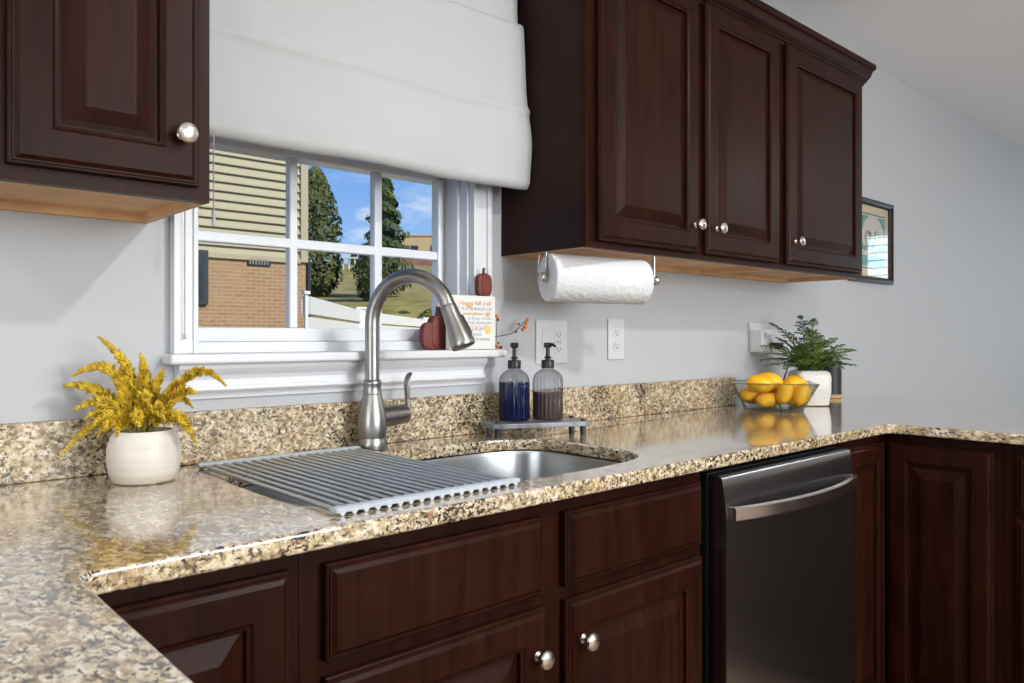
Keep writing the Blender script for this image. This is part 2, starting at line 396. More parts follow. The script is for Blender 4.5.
# sash : stiles + rails + muntins
GX0, GX1, GZ0, GZ1, SY0, SY1 = .578, 1.219, 1.183, 1.570, .080, .112
sash = nb()
box(sash, OX0 + .006, GX0, SY0, SY1, 1.152, 1.588); box(sash, GX1, 1.232, SY0, SY1, 1.152, 1.588)
box(sash, GX0, GX1, SY0, SY1, 1.152, GZ0); box(sash, OX0 + .006, 1.232, SY0, SY1, GZ1, 1.588)
box(sash, 1.236, 1.2506, .095, .125, 1.13, OZ1)
so_ = obj('sash', sash, 'sash', w1, world=True, bevel=.003)
bm = nb()
for a, b in ((.803, .8225), (1.0265, 1.0485)): box(bm, a, b, SY0 + .004, SY1 - .004, GZ0, GZ1)
box(bm, GX0, GX1, SY0 + .005, SY1 - .005, 1.364, 1.386)
obj('muntins', bm, 'sash', so_, world=True, bevel=.003)
bm = nb(); box(bm, GX0, GX1, .0955, .0975, GZ0, GZ1); obj('window_glass', bm, 'pane', w1, world=True)
bm = nb(); box(bm, OX0 + .006, .590, .1125, .14, 1.572, OZ1 - .006); box(bm, 1.214, OX1 - .022, .1125, .14, 1.572, OZ1 - .006); box(bm, .590, 1.214, .1125, .14, 1.572, 1.590); box(bm, .590, 1.214, .1125, .14, 2.07, OZ1 - .006)
us = obj('upper_sash', bm, 'sash', w1, world=True)
bm = nb(); box(bm, .590, 1.214, .125, .127, 1.590, 2.07); obj('upper_glass', bm, 'pane', us, world=True)
bm = nb(); box(bm, .498, 1.345, -.050, .085, 1.1095, 1.130); obj('window_sill', bm, 'trim', w1, world=True, bevel=.006, segs=3)
bm = nb()
prof = [(0, 1.1095), (.030, 1.1095), (.030, 1.100), (.026, 1.094), (.018, 1.086), (.014, 1.078), (.014, 1.066), (.020, 1.064), (.022, 1.058), (.018, 1.053), (.008, 1.052), (.006, 1.040), (0, 1.040)]
sweep(bm, prof, .521, 1.294); obj('window_apron', bm, 'trim', w1, world=True)

# unseen windows: right one from its reflection, left and front added as soft fill
def far_window(n, cx, cy, cz, w, h, facing, slats=False):
    t = thing(n, None, None, (cx, cy, cz), kind='structure')
    bm = nb(); d = .05
    def bx(a0, a1, z0, z1, d0, d1):
        if facing == 'y': box(bm, cx + a0, cx + a1, cy + d0, cy + d1, cz + z0, cz + z1)
        else:
            s = 1 if facing == 'x' else -1
            box(bm, cx + s * d0, cx + s * d1, cy + a0, cy + a1, cz + z0, cz + z1)
    for a0, a1, z0, z1 in ((-w / 2 - .07, -w / 2, -h / 2 - .07, h / 2 + .07), (w / 2, w / 2 + .07, -h / 2 - .07, h / 2 + .07), (-w / 2, w / 2, h / 2, h / 2 + .07), (-w / 2, w / 2, -h / 2 - .07, -h / 2), (-.02, .02, -h / 2, h / 2)):
        bx(a0, a1, z0, z1, 0, .03)
    obj('window_frame', bm, 'trim', t, world=True)
    if slats:
        bm = nb(); k = -h / 2 + .05
        while k < h / 2: bx(-w / 2, w / 2, k, k + .008, .09, .13); k += .075
        obj('blind_slats', bm, 'trim', t, world=True)
far_window('added_window_left', -3.0, -1.9, 1.45, 2.2, 1.6, 'x')  # frame around the added left fill light
far_window('added_window_front', 1.6, -5.0, 1.6, 2.6, 1.3, 'y')  # frame around the added front fill light
far_window('window_4', 8.0, -1.41, 1.57, .85, 1.2, '-x', True)
for x, y in LAMPS:
    t = thing('ceiling_light', 'round white recessed ceiling light outside the picture, the far right one added as fill', 'ceiling light', (x, y, 2.44), group='recessed ceiling lights')
    bm = nb(); lathe(bm, [(.075, 0), (.10, 0), (.10, -.008), (.075, -.012)], 32, cap0=False, cap1=False); obj('trim_ring', bm, 'trim', t, smooth=40)
    bm = nb(); lathe(bm, [(.074, -.002), (.074, -.006)], 32); obj('diffuser', bm, 'lampon', t)

# ================================================================ COUNTER
CT, CB = .914, .887
OUT = [(-.44, -2.0), (.2063, -2.0), (.2063, -.6429), (2.2775, -.6429), (2.2775, -2.3), (3.2, -2.3), (3.2, -.002), (-.44, -.002)]
def fillet(pts, idx, r, n=6):
    out = []
    for i, p in enumerate(pts):
        if i in idx:
            p = Vector(p); a = Vector(pts[i - 1]); b = Vector(pts[(i + 1) % len(pts)])
            da = (a - p).normalized(); db = (b - p).normalized(); c = p + da * r + db * r
            for k in range(n + 1):
                t = k / n * PI / 2
                out.append(tuple(c - db * r * math.cos(t) - da * r * math.sin(t)))
        else: out.append(tuple(p))
    return out
outl = fillet(OUT, {2, 3}, .022)
SC = (.925, -.3525); SA, SB = .397, .2175
def supel(a, b, n, k=72, c=SC):
    r = []
    for i in range(k):
        t = 2 * PI * i / k; ct, st = math.cos(t), math.sin(t)
        r.append((c[0] + a * math.copysign(abs(ct) ** (2 / n), ct), c[1] + b * math.copysign(abs(st) ** (2 / n), st)))
    return r
hole = supel(SA, SB, 4.6)
bm = nb()
def loop(pts, z):
    v = [bm.verts.new((x, y, z)) for x, y in pts]
    return [bm.edges.new((v[i], v[(i + 1) % len(v)])) for i in range(len(v))]
ed = loop(outl, CT) + loop(hole, CT)
bmesh.ops.triangle_fill(bm, use_beauty=True, use_dissolve=False, edges=ed)
r = bmesh.ops.extrude_face_region(bm, geom=bm.faces[:])
bmesh.ops.translate(bm, verts=[v for v in r['geom'] if isinstance(v, bmesh.types.BMVert)], vec=(0, 0, CB - CT))
ctr = obj('countertop', bm, 'granite', bevel=.0045, segs=3)
tag(ctr, 'polished beige and black speckled granite worktop wrapping both corners', 'countertop')
bm = nb(); box(bm, -.44, 2.49, -.0205, -.0015, CT + .0005, 1.016)
bs = obj('backsplash', bm, 'granite_honed', bevel=.002); tag(bs, 'low granite backsplash strip along the back wall', 'backsplash')

# sink
sk = thing('kitchen_sink', 'stainless steel undermount sink set in the granite, half under the rack', 'sink', (SC[0], SC[1], .70))
bm = nb(); rings = []
for a, b, z in [(.018, .018, CB - .002), (.003, .003, CB - .003), (.001, .001, CB - .012), (-.004, -.004, .74), (-.012, -.012, .715), (-.03, -.03, .700), (-.055, -.055, .694), (-.19, -.19, .690)]:
    rings.append([(x, y, z) for x, y in supel(SA + a, SB + b, 4.6)])
ring_loft(bm, rings, False, True)
o = obj('basin', bm, 'sinksteel', sk, smooth=50, world=True, recalc=False)
s_ = o.modifiers.new('s', 'SOLIDIFY'); s_.thickness = .0015; s_.offset = 0
bm = nb(); lathe(bm, [(.045, 0), (.045, .003), (.03, .004), (.028, .001), (0.002, .001)], 32, axis=(SC[0] + .05, SC[1], .692)); obj('drain', bm, 'knob', sk, smooth=40, world=True)

# ================================================================ CABINETRY
DOORP = [(0, 0), (0, -.0125), (.0018, -.0142), (.0040, -.0142), (.0052, -.0162), (.0078, -.0162), (.0135, -.0205)]
def rect(bm, x0, x1, z0, z1, prof, y=0, back=True):
    """nested rectangular loops; prof = (inset, y). returns last loop"""
    loops = []
    for i, d in prof:
        loops.append([bm.verts.new(p) for p in ((x0 + i, y + d, z0 + i), (x1 - i, y + d, z0 + i), (x1 - i, y + d, z1 - i), (x0 + i, y + d, z1 - i))])
    for a, b in zip(loops, loops[1:]):
        for k in range(4): bm.faces.new((a[k], a[(k + 1) % 4], b[(k + 1) % 4], b[k]))
    if back: bm.faces.new(list(reversed(loops[0])))
    return loops
def door(name, x0, x1, z0, z1, parent, mtx=None, knob=None, raised=True, fw=.056):
    """front in plane y=0 facing -y before mtx"""
    bm = nb()
    if raised:
        fr = DOORP + [(fw - .004, -.0205), (fw, -.0175), (fw + .004, -.0165), (fw + .005, -.008)]
        L = rect(bm, x0, x1, z0, z1, fr, back=False); bm.faces.new(L[-1])
        bm.faces.new([v for v in reversed(L[0])])
    else:
        L = rect(bm, x0, x1, z0, z1, DOORP, back=True); bm.faces.new(L[-1])
    if mtx: xform(bm, mtx)
    d = obj(name, bm, 'wood', parent, world=True)
    if raised:
        bm = nb(); a = fw + .005
        L = rect(bm, x0 + a, x1 - a, z0 + a, z1 - a, [(0, -.0079), (0, -.0095), (.004, -.0095), (.012, -.0115), (.030, -.0180), (.033, -.0190), (.036, -.0192)]); bm.faces.new(L[-1])
        if mtx: xform(bm, mtx)
        obj('raised_panel', bm, 'wood', d, world=True)
    if knob:
        kx, kz = knob
        bm = nb()
        prof = [(.0085, 0), (.0085, -.002), (.0045, -.006), (.0040, -.013), (.0085, -.0175), (.0150, -.0205), (.0158, -.0235), (.0140, -.0270), (.0085, -.0295), (.0015, -.0303)]
        rings = [[(kx + r_ * math.cos(2 * PI * k / 24), -.0205 + y_, kz + r_ * math.sin(2 * PI * k / 24)) for k in range(24)] for r_, y_ in prof]
        ring_loft(bm, rings)
        if mtx: xform(bm, mtx)
        obj('knob', bm, 'knob', d, smooth=35, world=True)
    return d
T = lambda y: Matrix.Translation((0, y, 0))
def carcass(t, x0, x1, yb, yf, z0, z1, stiles, rails, wood_sides='panelwood', under=None, kick=False, side_back=None):
    bm = nb()
    box(bm, x0, x0 + .012, yf + .019, yb, z0, z1); box(bm, x1 - .012, x1, yf + .019, yb, z0, z1)
    box(bm, x0 + .012, x1 - .012, yb - .006, yb, z0, z1)
    if not under: box(bm, x0 + .012, x1 - .012, yf + .019, yb - .006, z0 + .02, z0 + .035)
    obj('carcass', bm, wood_sides, t, world=True)
    bm = nb()
    for a, b in stiles: box(bm, a, b, yf, yf + .019, z0, z1)
    for (a, b, c, d) in rails:
        cuts = [st for st in sorted(stiles) if st[0] > a and st[1] < b]; p0 = a
        for st in cuts: box(bm, p0, st[0], yf, yf + .019, c, d); p0 = st[1]
        box(bm, p0, b, yf, yf + .019, c, d)
    obj('face_frame', bm, 'wood', t, world=True)
    if under:
        bm = nb()
        box(bm, x0 + .012, x1 - .012, yf + .019, yb - .006, z0 + .014, z0 + .026)
        box(bm, x0 + .002, x0 + .016, yf + .019, yb - .001, z0 - .0008, z0 + .014); box(bm, x1 - .016, x1 - .002, yf + .019, yb - .001, z0 - .0008, z0 + .014)
        box(bm, x0 + .016, x1 - .016, yb - .020, yb - .001, z0 - .0008, z0 + .014)
        box(bm, x0 + .016, x1 - .016, yf + .019, yf + .030, z0 - .0008, z0 + .014)
        obj('underside', bm, 'maple', t, world=True, label='pale natural wood underside of the cabinet')
    if kick:
        bm = nb(); box(bm, x0, x1, yf + .07, yf + .085, .001, z0); box(bm, x0, x0 + .012, yf + .085, yb, .001, z0); box(bm, x1 - .012, x1, yf + .085, yb, .001, z0)
        obj('toe_kick', bm, 'dwblack', t, world=True)

# upper cabinets
UZ0, UZ1 = 1.378, 2.115
YU = -.305
t = thing('wall_cabinet', 'dark wood wall cabinet left of the window with one raised-panel door', 'cabinet', (.32, 0, UZ0))
carcass(t, .165, .4733, -.001, YU, UZ0, UZ1, [(.165, .205), (.435, .4733)], [(.205, .435, UZ0, UZ0 + .038), (.205, .435, UZ1 - .04, UZ1)], under=True)
door('door', .1960, .4520, 1.399, 2.10, t, T(YU), knob=(.4240, 1.474))
t = thing('wall_cabinet', 'dark wood double-door wall cabinet right of the window, above the paper towels', 'cabinet', (1.824, 0, UZ0))
carcass(t, 1.3674, 2.2805, -.001, YU, UZ0, UZ1, [(1.3674, 1.405), (1.79, 1.855), (2.235, 2.2805)], [(1.405, 2.235, UZ0, UZ0 + .038), (1.405, 2.235, UZ1 - .04, UZ1)], under=True)
door('door', 1.3985, 1.8140, 1.395, 2.10, t, T(YU), knob=(1.788, 1.468))
door('door', 1.8490, 2.2520, 1.395, 2.10, t, T(YU), knob=(1.893, 1.468))
t = thing('wall_cabinet', 'dark wood single-door wall cabinet at the right end, beside the framed picture', 'cabinet', (2.58, 0, UZ0))
carcass(t, 2.2815, 2.882, -.001, YU, UZ0, UZ1, [(2.2815, 2.315), (2.82, 2.882)], [(2.315, 2.82, UZ0, UZ0 + .038), (2.315, 2.82, UZ1 - .04, UZ1)], under=True)
door('door', 2.301, 2.850, 1.395, 2.10, t, T(YU), knob=(2.344, 1.468))
# crown moulding (mitred at both ends)
def crown(name, x0, x1, label, left=True, right=True):
    prof = [(0, 2.092), (.004, 2.092), (.006, 2.101), (.011, 2.103), (.012, 2.110), (.015, 2.112), (.022, 2.124), (.027, 2.142), (.029, 2.147), (.034, 2.149), (.036, 2.154), (.036, 2.168), (0, 2.168)]
    bm = nb(); rings = []
    path = []
    if left: path.append(lambda o: (x0 - o, -.001))
    path.append(lambda o: ((x0 - o) if left else x0, YU - .001 - o))
    path.append(lambda o: ((x1 + o) if right else x1, YU - .001 - o))
    if right: path.append(lambda o: (x1 + o, -.001))
    for f in path: rings.append([(*f(o), z) for o, z in prof])
    ring_loft(bm, rings)
    o = obj(name, bm, 'woodx'); return tag(o, label, 'moulding')
crown('crown_moulding', 1.366, 2.8835, 'dark stepped crown moulding capping the right-hand wall cabinets')

# base cabinets
BZ0, BZ1, YB = .10, .885, -.610
t = thing('base_cabinet', 'dark wood sink base cabinet with two false drawer fronts over doors', 'cabinet', (.93, -.3, 0))
carcass(t, .4735, 1.388, -.024, YB, BZ0, BZ1, [(.4735, .52), (.895, .985), (1.358, 1.388)], [(.52, 1.358, .845, BZ1), (.52, 1.358, .69, .745), (.52, 1.358, BZ0, .14)], kick=True)
d = door('drawer_front', .5060, .9120, .7295, .860, t, T(YB), raised=False)
d = door('drawer_front', .9645, 1.3735, .7295, .860, t, T(YB), raised=False)
door('door', .5060, .9160, .125, .7085, t, T(YB), knob=(.8905, .634))
door('door', .9655, 1.3760, .125, .7070, t, T(YB), knob=(1.002, .634))
t = thing('base_cabinet', 'dark wood corner base cabinet below the left end of the worktop', 'cabinet', (.10, -.3, 0))
bm = nb(); box(bm, -.43, .4725, -.03, -.024, BZ0, BZ1); box(bm, .4605, .4725, YB + .019, -.03, BZ0, BZ1); box(bm, -.43, -.42, -1.0, -.03, BZ0, BZ1); box(bm, -.42, .4605, YB + .019, -.03, .12, .135); box(bm, -.42, .16, -1.0, YB + .019, .12, .135)
obj('carcass', bm, 'panelwood', t, world=True)
bm = nb(); box(bm, .165, .198, YB, YB + .019, BZ0, BZ1); box(bm, .44, .4725, YB, YB + .019, BZ0, BZ1); box(bm, .198, .44, YB, YB + .019, .845, BZ1); box(bm, .198, .44, YB, YB + .019, BZ0, .14)
box(bm, .150, .169, -.66, YB, BZ0, BZ1); box(bm, .150, .169, -1.0, -.95, BZ0, BZ1); box(bm, .150, .169, -.95, -.66, .845, BZ1); box(bm, .150, .169, -.95, -.66, BZ0, .14)
obj('face_frame', bm, 'wood', t, world=True)
door('door', .190, .4560, .125, .8625, t, T(YB))
MX = Matrix.Translation((.169, 0, 0)) @ Matrix.Rotation(R(90), 4, 'Z')
door('door', -.93, -.64, .125, .8625, t, MX, knob=(-.90, .80))
t = thing('base_cabinet', 'dark wood base cabinet below the near left arm of the worktop', 'cabinet', (-.1, -1.5, 0))
bm = nb(); box(bm, -.43, .15, -1.99, -1.001, .12, .14); box(bm, -.43, -.42, -1.99, -1.001, .14, BZ1); box(bm, -.42, .15, -1.99, -1.978, .14, BZ1); box(bm, -.42, .15, -1.013, -1.001, .14, BZ1); obj('carcass', bm, 'panelwood', t, world=True)
bm = nb(); box(bm, .150, .169, -1.99, -1.95, BZ0, BZ1); box(bm, .150, .169, -1.04, -1.001, BZ0, BZ1); box(bm, .150, .169, -1.95, -1.04, .845, BZ1); box(bm, .150, .169, -1.95, -1.04, BZ0, .14); obj('face_frame', bm, 'wood', t, world=True)
door('door', -1.97, -1.51, .125, .86, t, MX, knob=(-1.55, .80)); door('door', -1.49, -1.02, .125, .86, t, MX, knob=(-1.45, .80))

# right corner cabinet (doors meeting at the inside corner) and the arm beyond
t = thing('base_cabinet', 'dark wood corner base cabinet with two doors meeting beside the dishwasher', 'cabinet', (2.6, -.4, 0))
XF = 2.316
bm = nb(); box(bm, 2.030, 2.042, YB + .019, -.03, BZ0, BZ1); box(bm, 2.030, 3.18, -.03, -.024, BZ0, BZ1); box(bm, 3.168, 3.18, -.92, -.03, BZ0, BZ1); box(bm, 2.042, 3.168, YB + .019, -.03, .12, .135); box(bm, XF + .019, 3.168, -.92, -.912, .12, BZ1)
obj('carcass', bm, 'panelwood', t, world=True)
bm = nb(); box(bm, 2.030, 2.052, YB, YB + .019, BZ0, BZ1); box(bm, 2.052, XF, YB, YB + .019, .845, BZ1); box(bm, 2.052, XF, YB, YB + .019, BZ0, .14)
box(bm, XF, XF + .019, -.920, -.885, BZ0, BZ1); box(bm, XF, XF + .019, -.885, YB, .845, BZ1); box(bm, XF, XF + .019, -.885, YB, BZ0, .14)
obj('face_frame', bm, 'wood', t, world=True)
door('door', 2.040, XF - .0222, .125, .861, t, T(YB))
MR = Matrix.Translation((XF, 0, 0)) @ Matrix.Rotation(R(-90), 4, 'Z')
# local x -> -world y
door('door', .6265, .899, .125, .861, t, MR)
t = thing('base_cabinet', 'dark wood drawer base cabinet cut by the right edge of the picture', 'cabinet', (2.6, -1.3, 0))
bm = nb(); box(bm, XF + .019, 3.18, -.933, -.921, .12, BZ1); box(bm, XF + .019, 3.18, -1.68, -1.668, .12, BZ1); box(bm, 3.168, 3.18, -1.668, -.933, .12, BZ1); box(bm, XF + .019, 3.168, -1.668, -.933, .12, .135)
obj('carcass', bm, 'panelwood', t, world=True)
bm = nb(); box(bm, XF, XF + .019, -.962, -.921, BZ0, BZ1); box(bm, XF, XF + .019, -1.68, -1.64, BZ0, BZ1)
for a, b in ((.845, BZ1), (.69, .745), (BZ0, .14)): box(bm, XF, XF + .019, -1.64, -.962, a, b)
obj('face_frame', bm, 'wood', t, world=True)
d = door('drawer_front', .949, 1.65, .7095, .860, t, MR, raised=False, knob=(1.3, .785))
door('door', .949, 1.295, .125, .690, t, MR, knob=(1.26, .63)); door('door', 1.305, 1.65, .125, .690, t, MR, knob=(1.34, .63))

# dishwasher
t = thing('dishwasher', 'stainless steel dishwasher with curved bar handle and black sides', 'dishwasher', (1.718, -.35, 0))
bm = nb(); box(bm, 1.416, 2.021, -.612, -.04, .10, .872); obj('tub', bm, 'dwblack', t, world=True, bevel=.003)
bm = nb(); box(bm, 1.425, 2.012, -.606, -.56, .003, .10); obj('toe_kick', bm, 'dwblack', t, world=True)
bm = nb()
prof = [(.613, .125), (.6545, .125), (.656, .1265), (.656, .775), (.6554, .792), (.6538, .810), (.6515, .828), (.6485, .846), (.6450, .864), (.6440, .8655), (.613, .8655)]
sweep(bm, prof, 1.4165, 2.0205); obj('door', bm, 'steel', t, world=True, smooth=30)
bm = nb(); sweep(bm, [(.6125, .866), (.640, .866), (.638, .869), (.6125, .869)], 1.4165, 2.0205); obj('control_strip', bm, 'dwblack', t, world=True)
bm = nb(); n = 24; rings = []
for i in range(n + 1):
    s = i / n; x = 1.428 + s * (2.008 - 1.428); bow = .012 + .040 * (1 - (2 * s - 1) ** 2); y = -.656 - bow; h = .0145
    rings.append([(x, y + .006, .791 - h), (x, y - .001, .791 - h), (x, y - .004, .791 - h + .003), (x, y - .004, .791 + h - .003), (x, y - .001, .791 + h), (x, y + .006, .791 + h)])
ring_loft(bm, rings)
for x in (1.430, 1.996): box(bm, x, x + .010, -.669, -.650, .778, .804)
obj('handle', bm, 'bar', t, world=True, smooth=35)

# ================================================================ ROMAN SHADE
t = thing('roman_shade', 'off-white fabric roman shade half lowered over the sink window', 'window shade', (.918, 0, 1.5))
bm = nb()
X0, X1 = .480, 1.352
def sheet(prof, x0, x1, nx=44, wob=.008, th=.0025, xe=None):
    rings = []
    for k, (y, z) in enumerate(prof):
        row = []
        for i in range(nx + 1):
            u = i / nx; x = x0 + (x1 - x0) * u + (xe(z) * (u if u > .5 else u - 1) if xe else 0)
            wv = wob * noise.noise(Vector((x * 5, z * 4, k * .05))) + wob * .4 * noise.noise(Vector((x * 17, z * 9, 3)))
            row.append((x, y + wv, z + wob * .5 * noise.noise(Vector((x * 4, 7, 1)))))
        rings.append(row)
    return rings
P1 = [(-.086, 1.560), (-.092, 1.545), (-.102, 1.5385), (-.113, 1.541), (-.120, 1.552)]
for i in range(1, 60):
    z = 1.552 + i * (1.958 - 1.552) / 60; u = (z - 1.552) / .406
    y = -.120 - .010 * math.sin(PI * min(1, u * 1.4)) * (1 - u) + .018 * u
    y -= .006 * math.exp(-((z - 1.735) / .009) ** 2)
    P1.append((y, z))
P1 += [(-.100, 1.956), (-.094, 1.962), (-.080, 1.958), (-.072, 1.940)]
ring_loft(bm, sheet(P1, X0, X1, xe=lambda z: .010 * math.exp(-((z - 1.63) / .14) ** 2)), False, False, closed=False)
o = obj('front_fold', bm, 'shade', t, world=True, smooth=60, recalc=False); s_ = o.modifiers.new('s', 'SOLIDIFY'); s_.thickness = .003; s_.offset = 0
bm = nb(); P2 = [(-.070, 1.93), (-.082, 1.945), (-.088, 1.97), (-.088, 2.00), (-.090, 2.03), (-.092, 2.055), (-.088, 2.072), (-.07, 2.078), (-.055, 2.078)]
ring_loft(bm, sheet(P2, X0 + .004, X1 - .008, wob=.006), False, False, closed=False)
o = obj('upper_fold', bm, 'shade', t, world=True, smooth=60, recalc=False); s_ = o.modifiers.new('s', 'SOLIDIFY'); s_.thickness = .003; s_.offset = 0
bm = nb(); box(bm, X0 + .01, X1 - .01, -.058, -.0275, 2.055, 2.080); obj('headrail', bm, 'trim', t, world=True)
bm = nb(); sweep(bm, [(.117, 1.944), (.1065, 1.9445), (.1065, 1.9505), (.108, 1.9505)], X0 + .002, X1 - .002)
bm.free()
# cords
bm = nb(); tube(bm, [(.5455, -.135, 1.54), (.5455, -.135, 1.375)], .0012, 6); tube(bm, [(.5455, -.135, 1.395), (.5455, -.135, 1.366)], .0035, 8)
tag(obj('pull_cord', bm, 'cord', None, smooth=60), 'short grey pull cord with weight hanging below the shade near left wall cabinet', 'cord')
bm = nb(); tube(bm, [(.5305, -.032, 1.52), (.5305, -.030, 1.165)], .0013, 6); tube(bm, [(.5305, -.030, 1.168), (.5305, -.030, 1.158)], .003, 8)
tag(obj('shade_cord', bm, 'cord', None, smooth=60), 'thin grey cord running down the left window casing', 'cord')

# ================================================================ FAUCET
al = R(22); D = Vector((math.sin(al), -math.cos(al), 0))
FB = Vector((.920, -.075, CT))
t = thing('kitchen_faucet', 'brushed nickel gooseneck pull-down faucet behind the sink', 'faucet', FB)
bm = nb(); lathe(bm, [(.0305, .0005), (.0315, .004), (.0315, .020), (.0295, .0235), (.0300, .027), (.0325, .045), (.0320, .065), (.0290, .085), (.0245, .105), (.0215, .118), (.0205, .122), (.0215, .124), (.0200, .130), (.0195, .142), (.0210, .145), (.0205, .150), (.0175, .153), (.0165, .154)], 40)
obj('body', bm, 'nickel', t, smooth=40)
bm = nb(); Rr = .100; zc = .280; pts = [Vector((0, 0, .150)), Vector((0, 0, .20)), Vector((0, 0, .25))]
for i in range(0, 21):
    a = i / 20 * R(160); pts.append(D * (Rr - Rr * math.cos(a)) + Vector((0, 0, zc + Rr * math.sin(a))))
tube(bm, pts, .0160, 24); obj('spout', bm, 'nickel', t, smooth=50)
e_ = pts[-1]; dd = (pts[-1] - pts[-2]).normalized()
bm = nb(); hp = []
for s, r_ in [(0, .0160), (.001, .0168), (.004, .0172), (.020, .0178), (.045, .0205), (.068, .0240), (.084, .0262), (.090, .0264), (.094, .0248), (.095, .021)]: hp.append((e_ + dd * s, r_))
tube(bm, [p for p, _ in hp], [r_ for _, r_ in hp], 28); sh = obj('spray_head', bm, 'nickel', t, smooth=40)
rt = Vector((math.cos(al), math.sin(al), 0)); up_ = rt.cross(dd)
if up_.dot(D) < 0: up_ = -up_
side = (up_ * .75 + rt * .66).normalized()
bm = nb(); btn = []
for i in range(9):
    s = .028 + i * .0055; rr = .0178 + (.0245 - .0178) * max(0, (s - .02) / .05); wd = .0085 * math.sqrt(max(.05, 1 - ((i - 4) / 4.4) ** 2))
    tng = dd.cross(side)
    btn.append([e_ + dd * s + side * (rr * math.cos(k)) + tng * (wd * q) for q, k in ((-1, .35), (-.5, .1), (0, -.0), (.5, .1), (1, .35))])
rg = [[p + side * (.0022 if 0 < j < 4 else -.002) for j, p in enumerate(r2)] for r2 in btn]
ring_loft(bm, rg, False, False, closed=False)
o = obj('spray_button', bm, 'black', sh, smooth=70, recalc=False); s_ = o.modifiers.new('s', 'SOLIDIFY'); s_.thickness = .002; s_.offset = 0
bm = nb(); hd = Vector((.97, .10, 0.03)).normalized()
st = Vector((0, 0, .069))
tube(bm, [st + hd * .02, st + hd * .058, st + hd * .0585, st + hd * .061, st + hd * .0615, st + hd * .094, st + hd * .101], [.0245, .0245, .0230, .0230, .0238, .0220, .0150], 28)
obj('valve_barrel', bm, 'nickel', t, smooth=40)
bm = nb(); lv = [(.092, -.020), (.100, -.004), (.103, .020), (.101, .042), (.099, .060), (.101, .078), (.107, .090), (.112, .094)]
wd = [.007, .009, .0068, .0075, .0100, .0118, .0105, .005]; rings = []
tn = hd.cross(Vector((0, 0, 1))).normalized()
for (a, z), w_ in zip(lv, wd):
    c = st + hd * a + Vector((0, 0, z)); rings.append([c + tn * (w_ * math.cos(2 * PI * k / 12)) + hd * (.0048 * math.sin(2 * PI * k / 12)) for k in range(12)])
ring_loft(bm, rings); o = obj('lever', bm, 'nickel', t, smooth=60); o.modifiers.new('sub', 'SUBSURF').render_levels = 1

# ================================================================ ROLL-UP RACK
t = thing('dish_drying_rack', 'roll-up grey steel rod drying rack laid across the sink', 'drying rack', (.707, -.335, CT))
RX0, RX1, RY0, RY1 = .546, .872, -.598, -.070
NR = 18
for i in range(NR):
    x = RX0 + (RX1 - RX0) * i / (NR - 1)
    bm = nb(); tube(bm, [(x, RY0 + .012, .9205), (x, RY1 - .012, .9205)], .0032, 10)
    obj('rod', bm, 'rod', t, smooth=60, world=True)
for ya, yb in ((RY0, RY0 + .020), (RY1 - .020, RY1)):
    bm = nb(); rings = []
    n = (NR - 1) * 8
    for i in range(-4, n + 5):
        x = RX0 + (RX1 - RX0) * i / n; ph = math.cos(2 * PI * i / 8)
        h = .0046 + .0012 * max(0, ph); zb = -.0056 * max(0, ph) - .0012
        rings.append([(x, ya, .9205 + zb), (x, ya - .0008, .9205 + h * .5), (x, ya + .003, .9205 + h), (x, yb - .003, .9205 + h), (x, yb + .0008, .9205 + h * .5), (x, yb, .9205 + zb)])
    ring_loft(bm, rings); obj('silicone_end_rail', bm, 'silicone', t, smooth=50, world=True)

# ================================================================ GOLDENROD POT
px, py = .426, -.134
t = thing('potted_plant', 'yellow goldenrod plume plant in a round off-white ceramic pot', 'plant', (px, py, CT))
bm = nb(); lathe(bm, [(.047, .001), (.0505, .004), (.0560, .018), (.0590, .040), (.0585, .060), (.0530, .078), (.0475, .0865), (.0465, .0885), (.0440, .0885), (.0435, .085), (.0435, .076)], 48, cap1=False)
obj('pot', bm, 'pot', t, smooth=50)
bm = nb(); lathe(bm, [(.0430, .0765), (.0430, .0805), (.02, .083), (.002, .083)], 32); obj('soil', bm, 'soil', t, smooth=50)
Rt = Vector((.74, -.6727, 0)); Fw = Vector((.6727, .74, 0)); Z = Vector((0, 0, 1))
def plume(bm, bs, base, ctrl, tip, rad, n):
    ps = []
    for i in range(n + 1):
        s = i / n; ps.append(base * (1 - s) ** 2 + ctrl * 2 * s * (1 - s) + tip * s * s)
    tube(bs, ps[::3] + [ps[-1]], .0016, 5)
    for i in range(int(n * .22), n + 1):
        s = i / n; p = ps[i]; tg = (ps[min(i + 1, n)] - ps[max(i - 1, 0)]).normalized()
        a = tg.cross(Vector((.3, .2, .9))).normalized(); b = tg.cross(a)
        rr = rad * (math.sin(PI * min(1, .25 + s * .72)) ** .7) * (1 - .3 * s)
        for k in range(13):
            th = random.uniform(0, 2 * PI); d = (a * math.cos(th) + b * math.sin(th) + tg * random.uniform(.5, 1.2)).normalized()
            L = rr * random.uniform(.7, 1.15); q = p + tg * random.uniform(-.003, .003); w = d.cross(tg).normalized() * random.uniform(.0016, .0028)
            up = d.cross(w).normalized() * .0014
            m1 = q + d * L * .6; e1 = q + d * L
            v = [bm.verts.new(z_) for z_ in (q, m1 + w, m1 + up, m1 - w, m1 - up, e1)]
            for f in ((0, 1, 2), (0, 2, 3), (0, 3, 4), (0, 4, 1), (5, 2, 1), (5, 3, 2), (5, 4, 3), (5, 1, 4)): bm.faces.new([v[j] for j in f])
